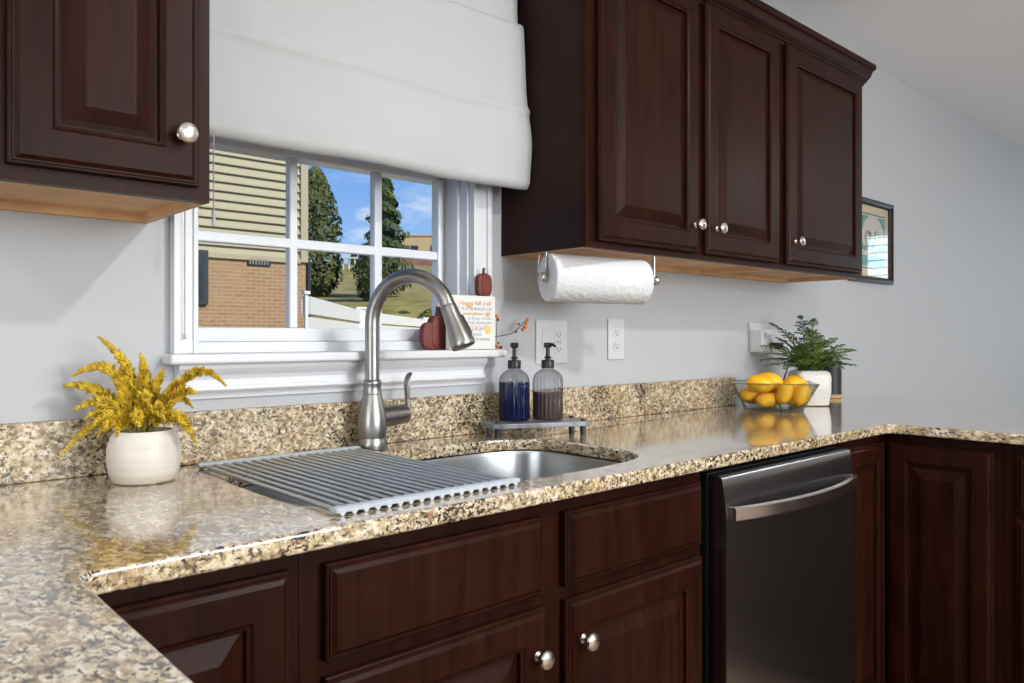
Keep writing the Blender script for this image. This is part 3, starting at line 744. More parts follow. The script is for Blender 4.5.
# tips given as (right, up, forward) offsets in metres from the pot mouth, seen from the room
PL = [(-.066, .148, .00, -.005, .10, .0), (-.118, .070, .00, -.06, .08, .0), (-.094, .088, -.03, -.03, .135, 0), (-.120, -.045, -.01, -.05, .055, 0), (-.086, .035, -.04, -.03, .07, -.02),
      (-.018, .120, .04, .0, .07, .02), (.022, .095, .02, .01, .06, .0), (.120, .072, .0, .07, .135, .0), (.082, .060, -.02, .05, .075, -.01), (.082, -.022, -.02, .06, .055, -.01),
      (.050, .080, -.01, .03, .05, 0), (.045, .020, -.05, .03, .06, -.04), (-.020, -.012, -.055, -.03, .045, -.03), (-.055, .012, -.05, -.03, .05, -.03), (.02, .05, -.05, .01, .07, -.03), (-.03, .075, -.03, -.02, .06, -.02), (.065, .035, .02, .03, .08, .02), (-.04, .10, .02, -.02, .08, .01), (-.045, -.004, -.062, -.03, .035, -.04), (.015, .012, -.066, .005, .045, -.04), (-.075, .02, -.03, -.04, .05, -.02), (.07, .01, -.03, .04, .045, -.02), (.0, .11, -.01, .0, .08, .0)]
for k, (a, b, c, a2, b2, c2) in enumerate(PL):
    mouth = Vector((0, 0, .081)) + Rt * a * .12 + Fw * c * .3
    b = b * 1.06 if b > 0 else b; tip = Vector((0, 0, .090)) + Rt * a * 1.16 + Z * b + Fw * c * .8; ctl = Vector((0, 0, .088)) + Rt * a2 * 1.1 + Z * b2 * 1.12 + Fw * c2
    bm, bs = nb(), nb(); L = (tip - mouth).length
    plume(bm, bs, mouth, ctl, tip, random.uniform(.017, .023), max(18, int(L / .0036)))
    s_ = obj('stem', bs, 'goldstem', t, smooth=60); obj('flower_plume', bm, 'gold', s_, recalc=False)

# ================================================================ SOAP TRAY AND BOTTLES
ta = R(-25); tcx, tcy = 1.3655, -.136
t = thing('riser_tray', 'grey marble riser tray on black pegs holding the soap bottles', 'tray', (tcx, tcy, CT), ta)
bm = nb(); hw, hd_ = .135, .058; pts = fillet([(-hw, -hd_), (hw, -hd_), (hw, hd_), (-hw, hd_)], {0, 1, 2, 3}, .028, 7)
ring_loft(bm, [[(x, y, .0235) for x, y in pts], [(x, y, .0355) for x, y in pts]]); obj('board', bm, 'marble', t, bevel=.002)
for sx_ in (-1, 1):
    for sy_ in (-1, 1):
        x, y = sx_ * (hw - .022), sy_ * (hd_ - .019)
        bm = nb(); lathe(bm, [(.0075, .0008), (.0075, .0235)], 16, axis=(x, y, 0)); lg = obj('leg', bm, 'black', t, smooth=40)
        bm = nb(); lathe(bm, [(.0062, .0356), (.0062, .039), (.0045, .041), (.001, .0415)], 16, axis=(x, y, 0)); obj('bolt_cap', bm, 'black', lg, smooth=40)
def bottle(x, y, label, liq, level, rz, solid):
    t = thing('soap_dispenser', label, 'soap dispenser', (x, y, CT + .0357), rz)
    r = .0385
    prof = [(.030, .0), (.0365, .001), (.0385, .006), (.0385, .094), (.0375, .104), (.0345, .113), (.029, .121), (.021, .1265), (.016, .129), (.0145, .131), (.0145, .136)]
    bm = nb(); lathe(bm, prof, 144, rib=(22, .030), cap1=False); obj('bottle', bm, 'bottleglass', t, smooth=50)
    bm = nb(); pl = [(a - .0022, b + .002) for a, b in prof if b < level]; pl.append((pl[-1][0], level)); lathe(bm, pl, 144, rib=(22, .030)); obj('soap', bm, liq, t, smooth=50)
    bm = nb(); lathe(bm, [(.0165, .1325), (.0168, .134), (.0168, .1515), (.0155, .1535), (.006, .1545), (.006, .157), (.009, .157), (.0095, .161), (.005, .163)], 28); cp = obj('collar', bm, 'black', t, smooth=40)
    bm = nb(); lathe(bm, [(.0052, .1625), (.0052, .184), (.0095, .1855), (.0105, .189), (.0105, .1955), (.0085, .198), (.001, .1985)], 24)
    tube(bm, [(0, 0, .1925), (.012, 0, .1935), (.024, 0, .192), (.029, 0, .188)], [.0052, .0048, .0038, .0032], 10)
    obj('pump', bm, 'black', t, smooth=45)
bottle(1.3270, -.0965, 'ribbed glass soap pump bottle filled with deep blue soap', 'bluesoap', .098, R(-120), True)
bottle(1.4110, -.1330, 'ribbed glass soap pump bottle half full of mauve soap', 'mauvesoap', .072, R(-95), True)

# ================================================================ WINDOW SILL DECOR
def pumpkin(loc, w, h, name_label, d=.028, lean=0):
    t = thing('wooden_pumpkin', name_label, 'pumpkin decoration', loc)
    bm = nb()
    for (ox, ww, hh, yo) in ((-.21, .60, .80, -.001), (.21, .60, .86, .001), (0, .58, 1.0, 0)) if w > .06 else ((-.18, .62, .95, 0), (.18, .62, .95, 0), (0, .6, 1, 0)):
        n = 28; prof = []
        for k in range(n):
            a = 2 * PI * k / n; c_, s_ = math.cos(a), math.sin(a); q = 3.0
            prof.append((ox * w + ww * w / 2 * math.copysign(abs(c_) ** (2 / q), c_), h * hh / 2 + h * hh / 2 * math.copysign(abs(s_) ** (2 / q), s_)))
        dd_ = d * (.5 if ox == 0 else .40)
        ring_loft(bm, [[(x * .9, -dd_, z * .95 + h * .02) for x, z in prof], [(x, -dd_ * .8, z) for x, z in prof], [(x, dd_ * .8, z) for x, z in prof], [(x * .9, dd_, z * .95 + h * .02) for x, z in prof]])
    obj('pumpkin_body', bm, 'red', t, smooth=45)
    bm = nb(); tube(bm, [(0, 0, h * .97), (0, 0, h * 1.10), (.002, 0, h * 1.24)], [w * .09, w * .075, w * .085], 8); obj('stalk', bm, 'twig', t, smooth=60)
    return t
pumpkin((1.168, .012, 1.1305), .104, .086, 'larger dark red wooden pumpkin on the window sill behind the faucet head')
t = thing('sign_block', 'white wooden sign block with fall lettering on the window sill', 'sign', (1.2315, -.038, 1.1305))
bm = nb(); box(bm, -.072, .0735, -.010, .010, .0003, .136); obj('board', bm, 'signwhite', t, bevel=.002)
def text(txt, size, x, z, mname, parent, name='lettering', align='CENTER', y=-.0108, width=None):
    cu = bpy.data.curves.new('txt', 'FONT'); cu.body = txt; cu.size = size; cu.align_x = align; cu.extrude = .0003
    o = bpy.data.objects.new('txt', cu); C.objects.link(o)
    dg = bpy.context.evaluated_depsgraph_get(); me = bpy.data.meshes.new_from_object(o.evaluated_get(dg))
    C.objects.unlink(o); bpy.data.objects.remove(o); bpy.data.curves.remove(cu)
    xs = [v.co.x for v in me.vertices]; k = 1
    if width and xs: k = width / (max(xs) - min(xs))
    for v in me.vertices: v.co = Vector((v.co.x * k + x, y - v.co.z, v.co.y + z))
    me.materials.clear(); me.materials.append(M[mname])
    r = bpy.data.objects.new(name, me); C.objects.link(r); r.parent = parent; return r
for txt, sz, z, mt, x, wd_ in [('Happy fall y\'all', .016, .112, 'ink_orange', .006, .100), ('IT IS A BUNDLE OF', .011, .099, 'ink_blue', .004, .115), ('& pumpkins', .013, .087, 'ink_orange', -.008, .080), ('it is a hay ride', .010, .076, 'ink_grey', .004, .110),
                              ('FOR THE SEASON', .010, .064, 'ink_grey', .004, .110), ('A DELIGHT', .017, .048, 'ink_red', .000, .100), ('harvest', .014, .035, 'ink_blue', -.006, .065), ('& SO MUCH MORE', .009, .023, 'ink_grey', .002, .105)]:
    text(txt, sz, x, z, mt, t, width=wd_)
for cx_, cz_, r_ in ((-.013, .1105, .0062), (.048, .090, .0065)):
    bm = nb(); L = [[(cx_ + r_ * k_ * math.cos(a) * (1.15), -.0102 - e_y, cz_ + r_ * k_ * math.sin(a) * .9) for a in [2 * PI * i / 16 for i in range(16)]] for k_, e_y in ((1, 0), (1, .0008), (.6, .0014))]
    ring_loft(bm, L); obj('painted_pumpkin', bm, 'ink_orange', t)
bm = nb(); cx_, cz_ = .049, .050
L = [[(cx_ + r_ * .8 * math.cos(a), -.0102 - e_y, cz_ + r_ * 1.2 * math.sin(a)) for a in [2 * PI * i / 16 for i in range(16)]] for r_, e_y in ((.0095, 0), (.0095, .0008), (.006, .0014))]
ring_loft(bm, L); obj('painted_leaf', bm, 'ink_yellow', t)
pumpkin((1.2735, -.038, 1.2668), .046, .058, 'small dark red wooden pumpkin standing on top of the sign', d=.022)
# berry sprig
t = thing('berry_sprig', 'dark twig with orange berries reaching out from behind the sign', 'decoration', (1.3160, -0.0460, 1.1400))
bm = nb(); tube(bm, [(1.2860, -0.0260, 1.1580), (1.3160, -0.0340, 1.1630), (1.3460, -0.0400, 1.1670), (1.3710, -0.0420, 1.1720), (1.3910, -0.0440, 1.1860), (1.4110, -0.0440, 1.2030), (1.4230, -0.0440, 1.2080)], .0013, 6); obj('twig', bm, 'twig', t, smooth=60, world=True)
def blob(bm, c, r_, sq=1):
    m_ = Matrix.Translation(c) @ Matrix.Diagonal((1, 1, sq, 1)); bmesh.ops.create_uvsphere(bm, u_segments=12, v_segments=8, radius=r_, matrix=m_)
for c_, r_ in [((1.4230, -0.0440, 1.2090), .0050), ((1.4160, -0.0460, 1.2000), .0050), ((1.4100, -0.0480, 1.1900), .0062), ((1.4070, -0.0420, 1.1820), .0055), ((1.3910, -0.0440, 1.1960), .0035), ((1.3215, -0.0360, 1.2160), .0055), ((1.3220, -0.0380, 1.2070), .004), ((1.3190, -0.0400, 1.1380), .005), ((1.3290, -0.0420, 1.1350), .0045), ((1.3240, -0.0380, 1.1470), .0035), ((1.3840, -0.0420, 1.1760), .003)]:
    bm = nb(); blob(bm, Vector(c_), r_); obj('berry', bm, 'berry' if r_ > .0045 else 'red', t, smooth=80, world=True)
bm = nb(); tube(bm, [(1.3190, -0.0260, 1.1320), (1.3210, -0.0320, 1.1400), (1.3215, -0.0340, 1.1800), (1.3215, -0.0360, 1.2160)], .001, 5); tube(bm, [(1.3160, -0.0360, 1.1315), (1.3310, -0.0400, 1.1345)], .001, 5); obj('twig', bm, 'twig', t, smooth=60, world=True)

# ================================================================ PAPER TOWEL
a_ = R(-21.5)
pl_ = Vector((1.374, -.168, 1.3125)); t = thing('paper_towel_roll', 'white quilted paper towel roll under the wall cabinet', 'paper towels', pl_, a_)
bm = nb(); L = .275
def cyl_x(bm, prof, n=40, sc=1):
    rings = [[(x, r_ * math.cos(2 * PI * k / n), r_ * math.sin(2 * PI * k / n)) for k in range(n)] for x, r_ in prof]
    ring_loft(bm, rings)
rings = []
for x, r_, zo in [(0.002, .020, 0), (.0, .022, 0), (.0, .0590, 0), (.003, .0620, 0), (L * .5, .0605, -.003), (L - .004, .0585, -.006), (L, .0565, -.006), (L, .022, -.006), (L - .002, .020, -.006)]:
    rings.append([(x, r_ * math.cos(2 * PI * k / 56), zo + r_ * math.sin(2 * PI * k / 56)) for k in range(56)])
ring_loft(bm, rings); obj('roll', bm, 'paper', t, smooth=40)
t = thing('paper_towel_holder', 'chrome paper towel holder fixed under the wall cabinet', 'holder', pl_, a_)
bm = nb(); cyl_x(bm, [(-.006, .0065), (L + .040, .0065)], 16); obj('rod', bm, 'knob', t, smooth=40)
for s, x in ((-1, -.004), (1, L + .033)):
    bm = nb(); box(bm, x - .0015, x + .0015, -.006, .006, -.006, .0645); arm = obj('arm', bm, 'knob', t, bevel=.001)
    bm = nb(); cyl_x(bm, [(x, .010), (x + s * .004, .0125), (x + s * .010, .0130), (x + s * .014, .009), (x + s * .0155, .002)], 24)
    obj('end_cap', bm, 'knob', arm, smooth=50)
bm = nb(); tube(bm, [(-.008, .030, .060), (-.011, .034, .02), (-.011, .020, -.006), (-.012, .004, -.004), (-.011, -.014, .010), (-.010, -.016, .034)], .0018, 8); obj('wire_clip', bm, 'knob', t, smooth=60)

# ================================================================ OUTLETS
def plate(name, label, cat, x0, x1, z0, z1, group=None):
    t = thing(name, label, cat, ((x0 + x1) / 2, -.001, (z0 + z1) / 2), group=group)
    bm = nb(); w, h = (x1 - x0) / 2, (z1 - z0) / 2; box(bm, -w, w, -.005, -.0003, -h, h); obj('cover_plate', bm, 'plate', t, bevel=.002)
    return t
def receptacle(t, x, z):
    bm = nb(); pts = []
    for k in range(24):
        a = 2 * PI * k / 24; pts.append((x + .0170 * math.cos(a), z + max(-.0140, min(.0140, .0170 * math.sin(a)))))
    ring_loft(bm, [[(p, -.0051, q) for p, q in pts], [(p, -.0072, q) for p, q in pts]]); r_ = obj('receptacle', bm, 'plate', t)
    bm = nb(); box(bm, x - .0075, x - .0052, -.0076, -.0073, z - .001, z + .008); box(bm, x + .0052, x + .0072, -.0076, -.0073, z, z + .007); lathe(bm, [(.0026, 0), (.0026, .0003)], 12)
    for v in bm.verts[-24:] if False else []: pass
    o = obj('slots', bm, 'slot', r_)
    for v in o.data.vertices:
        if abs(v.co.x) < .003 and abs(v.co.y) < .003 and abs(x) < .001: v.co = Vector((v.co.x + x, -.0073 - v.co.z, v.co.y + z - .0065))
        elif abs(v.co.z) < .001 and abs(v.co.y) < .003: v.co = Vector((v.co.x + x, -.0073 - v.co.z, v.co.y + z - .0065))
t = plate('wall_outlet', 'white single-gang duplex outlet below the right end of the paper towels', 'outlet', 1.7995, 1.8745, 1.0925, 1.2175)
receptacle(t, 0, .020); receptacle(t, 0, -.020)
bm = nb(); tube(bm, [(0, -.0052, 0), (0, -.0062, 0)], .003, 10); obj('screw', bm, 'plate', t)
t = plate('wall_outlet', 'white double-gang plate with switch and outlet behind the mauve soap bottle', 'outlet', 1.4935, 1.6175, 1.087, 1.2110)
bm = nb(); box(bm, -.040, -.007, -.0075, -.0051, -.034, .034); obj('rocker_switch', bm, 'plate', t, bevel=.001)
bm = nb(); box(bm, .007, .040, -.0075, -.0051, -.034, .034); gf = obj('gfci_receptacle', bm, 'plate', t, bevel=.001)
bm = nb()
for z in (.017, -.024):
    box(bm, .016, .018, -.0080, -.0076, z, z + .008); box(bm, .029, .031, -.0080, -.0076, z, z + .007); box(bm, .0215, .0255, -.0080, -.0076, z - .006, z - .002)
obj('slots', bm, 'slot', gf)
bm = nb(); box(bm, .014, .022, -.0086, -.0076, -.005, .003); box(bm, .0245, .0325, -.0086, -.0076, -.005, .003); obj('test_buttons', bm, 'cord', gf)
t = plate('wall_outlet', 'white outlet plate on the wall behind the fern, covered by an adapter', 'outlet', 2.605, 2.745, 1.095, 1.215)
receptacle(t, .045, .022); receptacle(t, -.045, .022)
t = thing('plug_adapter', 'white multi-plug charger block plugged into the outlet by the fern', 'adapter', (2.640, -.0090, 1.150))
bm = nb(); box(bm, -.038, .042, -.050, 0, -.045, .038); obj('housing', bm, 'plate', t, bevel=.004)
bm = nb(); box(bm, -.022, -.008, -.0508, -.0501, .004, .026); obj('usb_port', bm, 'cord', t)
bm = nb(); box(bm, .010, .026, -.0508, -.0501, .012, .020); obj('usb_port', bm, 'cord', t)
t = thing('power_plug', 'flat black power plug pushed into the white adapter', 'plug', (2.672, -.060, 1.130))
bm = nb(); box(bm, -.020, .020, -.038, -.0005, -.011, .011); obj('plug_body', bm, 'black', t, bevel=.004)
bm = nb(); tube(bm, [(.0, -.036, 0), (.012, -.055, -.010), (.05, -.05, -.03), (.085, -.02, -.08), (.095, .01, -.15), (.095, .022, -.213)], .0026, 8); obj('cable', bm, 'black', t, smooth=60)

# ================================================================ FRUIT BOWL
bc = Vector((2.440, -.192, CT)); br_ = R(-54)
t = thing('fruit_bowl', 'clear square glass bowl with flared sides full of lemons', 'bowl', bc, br_)
bx0, by0, bx1, by1, bh = .093, .056, .138, .092, .091
def sq(a, b, z, r_=.008):
    return [(x, y, z) for x, y in fillet([(-a, -b), (a, -b), (a, b), (-a, b)], {0, 1, 2, 3}, r_, 3)]
bm = nb(); ring_loft(bm, [sq(bx0, by0, .001), sq(bx0 + .001, by0 + .001, .004), sq(bx1, by1, bh), sq(bx1 - .004, by1 - .004, bh), sq(bx0 - .003, by0 - .003, .007)]); obj('glass_body', bm, 'bowlglass', t, smooth=25)
bm = nb()
for a, b, z in ((bx1 - .002, by1 - .002, bh), (bx0 - .001, by0 - .001, .0035)):
    p_ = [Vector(q) for q in sq(a, b, z)]; tube(bm, p_ + [p_[0]], .0022 if z > .05 else .0028, 8)
for sx_ in (-1, 1):
    for sy_ in (-1, 1): tube(bm, [(sx_ * (bx0 - .003), sy_ * (by0 - .003), .004), (sx_ * (bx1 - .004), sy_ * (by1 - .004), bh)], .0019, 8)
obj('glass_edges', bm, 'rimglass', t, smooth=60, label='darker thick glass rim and corner edges')
def lemon(loc, rot, s, label, kind='lemon', grp=None):
    t = thing(kind, label, kind, loc, 0); t.rotation_euler = rot
    bm = nb(); n = 18; rings = []
    prof = []
    for i in range(n + 1):
        a = PI * i / n; x = -math.cos(a) * .038; r_ = .0290 * math.sin(a) ** .85
        if kind == 'lemon':
            x *= 1.02; r_ = .0280 * math.sin(a) ** .8 if 0 < i < n else .002
            if i in (0, n): x *= 1.10
            if i in (1, n - 1): r_ = .0085; x *= 1.035
        else: x *= .92; r_ = .0335 * math.sin(a) if 0 < i < n else .001
        prof.append((x * s, r_ * s))
    for x, r_ in prof: rings.append([(x, r_ * math.cos(2 * PI * k / 24), r_ * math.sin(2 * PI * k / 24)) for k in range(24)])
    ring_loft(bm, rings); obj('peel', bm, 'lemon' if kind == 'lemon' else 'orange', t, smooth=80)
    bm = nb(); lathe(bm, [(.0032, 0), (.002, .0015), (.0005, .002)], 8); xform(bm, Matrix.Translation((prof[-1][0] - .0003, 0, 0)) @ Matrix.Rotation(R(90), 4, 'Y')); obj('stem_end', bm, 'twig', t)
bR = Matrix.Rotation(br_, 3, 'Z')
LEM = [
    ((-0.0254, -0.0352, 0.0345), (0, 0, 0.5), 0.92, 'lemon lying at the bottom front left of the glass bowl'),
    ((0.0333, -0.0459, 0.0585), (0, -1.2, 0), 0.92, 'lemon standing on end at the front centre of the bowl'),
    ((0.0865, -0.0417, 0.0546), (0, -1.2, 0.3), 0.96, 'lemon standing on end at the front right of the bowl'),
    ((-0.0031, 0.0193, 0.0326), (0, 0, 0.1), 0.88, 'lemon at the very bottom centre of the bowl, hidden behind the front ones'),
    ((0.0667, 0.0409, 0.0371), (0, 0, -0.2), 0.88, 'lemon at the bottom back right of the bowl, mostly hidden'),
    ((-0.0111, -0.0014, 0.0966), (0, 0.12, -0.15), 1.08, 'topmost lemon, lying across the middle of the pile'),
    ((-0.071, 0.038, 0.0418), (0, 0.3, 0.3), 0.95, 'lemon low at the back left of the bowl, mostly hidden'),
    ((0.0618, 0.0025, 0.0764), (0, -0.9, 0.2), 0.98, 'lemon tilted upright behind the two standing front lemons'),
    ((-0.0735, -0.0149, 0.0551), (0, -0.3, 0.5), 0.92, 'lemon pressed against the left glass side of the bowl'),
    ((-0.0472, -0.0547, 0.0906), (0, 0.15, -0.2), 1.08, 'large lemon lying crosswise at the front left on top of the pile'),
    ((-0.0011, 0.0528, 0.0713), (0, 0, 0.2), 0.92, 'lemon against the back glass of the bowl below the topmost one'),
    ((0.0808, 0.0568, 0.0863), (0, 0.1, 0.15), 0.98, 'lemon high in the back right corner of the bowl')]
for p_, r_, s, lb in LEM:
    lemon(bc + bR @ Vector(p_), (r_[0], r_[1], r_[2] + br_), s, lb)

# ================================================================ FERN POT + VASE
fc = Vector((2.684, -.200, CT))
t = thing('potted_fern', 'green fern in a square white ceramic pot behind the lemon bowl', 'plant', fc, R(-42))
bm = nb(); hw = .062
rg = []
for a, z, r_ in ((hw - .012, .001, .02), (hw - .006, .004, .02), (hw, .05, .02), (hw, .105, .02), (hw - .003, .118, .02), (hw - .010, .126, .02), (hw - .016, .127, .018), (hw - .018, .120, .018), (hw - .018, .112, .018)):
    rg.append([(x, y, z) for x, y in fillet([(-a, -a), (a, -a), (a, a), (-a, a)], {0, 1, 2, 3}, r_, 5)])
ring_loft(bm, rg, True, False); obj('pot', bm, 'pot2', t, smooth=40)
bm = nb(); a = hw - .019; ring_loft(bm, [[(x, y, z) for x, y in fillet([(-a, -a), (a, -a), (a, a), (-a, a)], {0, 1, 2, 3}, .016, 5)] for z in (.108, .115)]); obj('soil', bm, 'soil', t)
iR = Matrix.Rotation(R(42), 3, 'Z')
def frond(tipv, bend, dark):
    base = Vector((tipv[0] * .08, tipv[1] * .08, .114)); tip = Vector(tipv); ctl = (base + tip) / 2 + Vector((-tip.x * .15, -tip.y * .15, bend))
    bm = nb(); n = max(10, int((tip - base).length / .0065)); ps = [base * (1 - i / n) ** 2 + ctl * 2 * (i / n) * (1 - i / n) + tip * (i / n) ** 2 for i in range(n + 1)]
    bs = nb(); tube(bs, ps, .0011, 5)
    for i in range(int(n * .12), n + 1):
        s = i / n; tg = (ps[min(i + 1, n)] - ps[max(i - 1, 0)]).normalized(); sd = tg.cross(Vector((random.uniform(-.2, .2), random.uniform(-.2, .2), 1))).normalized(); nn_ = sd.cross(tg).normalized()
        W_ = .034 * math.sin(PI * (.12 + .85 * s)) ** .8
        for sg in (-1, 1):
            m_ = max(2, int(W_ / .0060))
            for j in range(1, m_ + 1):
                d = (sd * sg + tg * .45).normalized(); c = ps[i] + d * W_ * j / m_ + nn_ * random.uniform(-.002, .002) - Z * .15 * W_ * (j / m_)
                r_ = random.uniform(.0034, .0048); al_ = (d + nn_ * random.uniform(-.5, .5)).normalized(); bl = al_.cross(nn_).normalized()
                v = [bm.verts.new(c + al_ * r_ * math.cos(k * PI / 3) + bl * r_ * .8 * math.sin(k * PI / 3) + nn_ * (.0008 if k % 2 else 0)) for k in range(6)]
                v2 = bm.verts.new(c + nn_ * .0018)
                for k in range(6): bm.faces.new((v[k], v[(k + 1) % 6], v2))
    s_ = obj('frond', bm, 'ferndark' if dark else 'fern', t, recalc=False)
    obj('frond_stem', bs, 'ferndark', s_, smooth=60)
FR = [(-.125, .185, .0), (-.055, .150, .03), (-.018, .212, .03), (.020, .200, .01), (-.150, .100, .02), (-.165, .048, -.03), (-.145, .028, -.02), (-.105, .075, -.06), (-.095, .130, .03), (.075, .120, .04), (.118, .105, .01), (.140, .088, .0), (.150, .028, .0), (.110, .035, -.05), (.060, .060, -.07), (0, .060, -.10), (-.050, .040, -.09), (.030, .110, -.05), (-.03, .110, -.05), (.09, .075, .05), (.01, .15, -.02), (-.08, .05, .08), (.06, .07, .09), (0, .09, .1), (.085, .02, -.06), (-.10, .02, -.06), (.13, .065, .02), (.10, .13, .03), (.12, .05, -.03), (.155, .085, .01), (-.13, .07, .02), (.09, .05, -.02), (-.06, .10, -.04), (.05, .14, .03)]
for k, (a, b, c) in enumerate(FR):
    w_ = iR @ (Rt * a + Fw * c); frond((w_.x * 1.12, w_.y * 1.12, .118 + b * .97), .035 + .03 * random.random(), k in (0, 2, 5, 12))
t = thing('cylinder_vase', 'matte black cylinder vase with a pale wood base behind the fern pot', 'vase', (3.065, -.100, CT))
bm = nb(); lathe(bm, [(.040, .0165), (.042, .018), (.042, .150), (.040, .152), (.036, .152), (.036, .03), (.002, .03)], 36); obj('body', bm, 'vase', t, smooth=40)
bm = nb(); lathe(bm, [(.040, .0008), (.0415, .002), (.0415, .0155), (.040, .0165)], 36); obj('base', bm, 'corkwood', t, smooth=40)

# ================================================================ PICTURE
t = thing('framed_picture', 'black framed teal print with cream mat on the wall beyond the cabinets', 'picture', (3.67, -.001, 1.61))
PX0, PX1, PZ0, PZ1 = 3.440, 3.895, 1.415, 1.803
bm = nb(); pr = [(0, -.0005), (0, -.018), (.004, -.024), (.012, -.026), (.024, -.020), (.028, -.014), (.030, -.010), (.030, -.004)]
rect(bm, PX0, PX1, PZ0, PZ1, pr, back=False); obj('frame', bm, 'frame', t, world=True)
bm = nb(); box(bm, PX0 + .028, PX1 - .028, -.006, -.003, PZ0 + .028, PZ1 - .028); mo = obj('mat_board', bm, 'mat', t, world=True)
bm = nb(); box(bm, PX0 + .072, PX1 - .066, -.0072, -.0061, PZ0 + .066, PZ1 - .066)
mo2 = obj('print_border', bm, 'frame', mo, world=True)
bm = nb(); box(bm, PX0 + .077, PX1 - .071, -.0080, -.0073, PZ0 + .071, PZ1 - .071); obj('print', bm, 'printpale', mo, world=True)
bm = nb(); box(bm, PX0 + .084, PX1 - .078, -.0086, -.0081, PZ0 + .078, PZ0 + .125)
box(bm, PX0 + .084, PX1 - .078, -.0086, -.0081, PZ0 + .150, PZ1 - .078)
obj('print_ground', bm, 'teal', mo, world=True)
bm = nb(); cx_, cz_ = (PX0 + PX1) / 2 + .02, 1.615
ring_loft(bm, [[(cx_ + .125 * math.cos(2 * PI * k / 40), yy, cz_ + (.115 if math.sin(2 * PI * k / 40) > 0 else .05) * math.sin(2 * PI * k / 40)) for k in range(40)] for yy in (-.0087, -.0092)])
obj('print_arch', bm, 'printpale', mo, world=True)
bm = nb()
for k in range(26):
    x = cx_ + random.uniform(-.09, .09); z = 1.60 + random.uniform(-.045, .06); r_ = random.uniform(.006, .016)
    box(bm, x - r_ * .6, x + r_ * .6, -.0098, -.0093, z - r_, z + r_)
obj('print_figures', bm, 'printgrey', mo, world=True)
bm = nb(); box(bm, PX0 + .029, PX1 - .029, -.0125, -.0115, PZ0 + .029, PZ1 - .029); obj('picture_glass', bm, thin('picture_glazing', (1, 1, 1), 1.0), t, world=True)

# ================================================================ OUTDOORS
Fd = (.6727, .74); YC = -1.5476
def sdist(x, y): return x * Fd[0] + (y - YC) * Fd[1]
def ground(x, y):
    s = sdist(x, y)
    if s < 12.5: return -.35
    if s < 20: return -.35 + (s - 12.5) / 7.5 * 2.25
    if s < 62: return 1.9 + (s - 20) / 42 * 5.1
    return 7.0 + (s - 62) * .04
bm = nb(); nx, ny = 70, 70; V = {}
for i in range(nx + 1):
    for j in range(ny + 1):
        x = -40 + 160 * i / nx; y = .6 + 130 * (j / ny) ** 1.6
        V[i, j] = bm.verts.new((x, y, ground(x, y) + .12 * noise.noise(Vector((x * .15, y * .15, 0))) * min(1, y / 10)))
for i in range(nx):
    for j in range(ny): bm.faces.new((V[i, j], V[i + 1, j], V[i + 1, j + 1], V[i, j + 1]))
obj('ground', bm, 'lawn', smooth=80, kind='structure', recalc=False)
# neighbour house
t = thing('neighbor_house', 'neighbouring house with beige lap siding above tan brick, seen through the window', 'house', (2.7, 9.5, -.35))
HX1 = 5.735; ZB = 2.345
bm = nb(); box(bm, -3, HX1 - .02, 9.53, 17, -.35, ZB); obj('brick_wall', bm, 'brick', t, world=True)
bm = nb(); z = ZB; k = 0
box(bm, -3, HX1 - .02, 9.56, 17, ZB, 6.4)
prof = []
while z < 6.3:
    bm2 = [(-3, 9.505, z), (-3, 9.505, z + .014), (-3, 9.55, z + .127), (-3, 9.56, z + .127), (-3, 9.56, z)]
    a = [bm.verts.new(p_) for p_ in bm2]; b = [bm.verts.new((HX1 - .12, p_[1], p_[2])) for p_ in bm2]
    for q in range(5): bm.faces.new((a[q], a[(q + 1) % 5], b[(q + 1) % 5], b[q]))
    bm.faces.new(list(reversed(a))); bm.faces.new(b)
    z += .132
obj('siding', bm, 'siding', t, world=True)
bm = nb(); box(bm, HX1 - .12, HX1, 9.485, 9.60, ZB - .03, 6.4); box(bm, -3, HX1 - .12, 9.49, 9.53, ZB - .05, ZB + .02); obj('corner_trim', bm, 'siding', t, world=True)
vt = None
bm = nb(); box(bm, 4.775, 5.13, 9.50, 9.53, 2.225, 2.335); vt = obj('vent', bm, 'darkmetal', t, world=True)
bm = nb()
for k in range(7): box(bm, 4.80 + k * .045, 4.81 + k * .045, 9.49, 9.50, 2.235, 2.325)
obj('vent_bars', bm, 'cord', vt, world=True)
bm = nb(); box(bm, 3.2, 4.18, 9.47, 9.53, 1.62, 2.39); wn = obj('window_frame', bm, 'darkmetal', t, world=True)
bm = nb(); box(bm, 3.26, 4.12, 9.46, 9.47, 1.68, 2.33); obj('window_pane', bm, 'darkglass', wn, world=True)
bm = nb(); tube(bm, [(HX1 + .03, 9.53, 2.32), (HX1 + .03, 9.53, -.30)], .035, 10); obj('downspout', bm, 'darkmetal', t, world=True)
bm = nb(); a = [bm.verts.new(p_) for p_ in ((-3.4, 9.1, 6.4), (HX1 + .4, 9.1, 6.4), (HX1 + .4, 17.4, 6.4), (-3.4, 17.4, 6.4), (-3.4, 13.2, 9), (HX1 + .4, 13.2, 9))]
for f in ((0, 1, 5, 4), (2, 3, 4, 5), (0, 4, 3), (1, 2, 5), (3, 2, 1, 0)): bm.faces.new([a[i] for i in f])
obj('roof', bm, 'darkmetal', t, world=True)
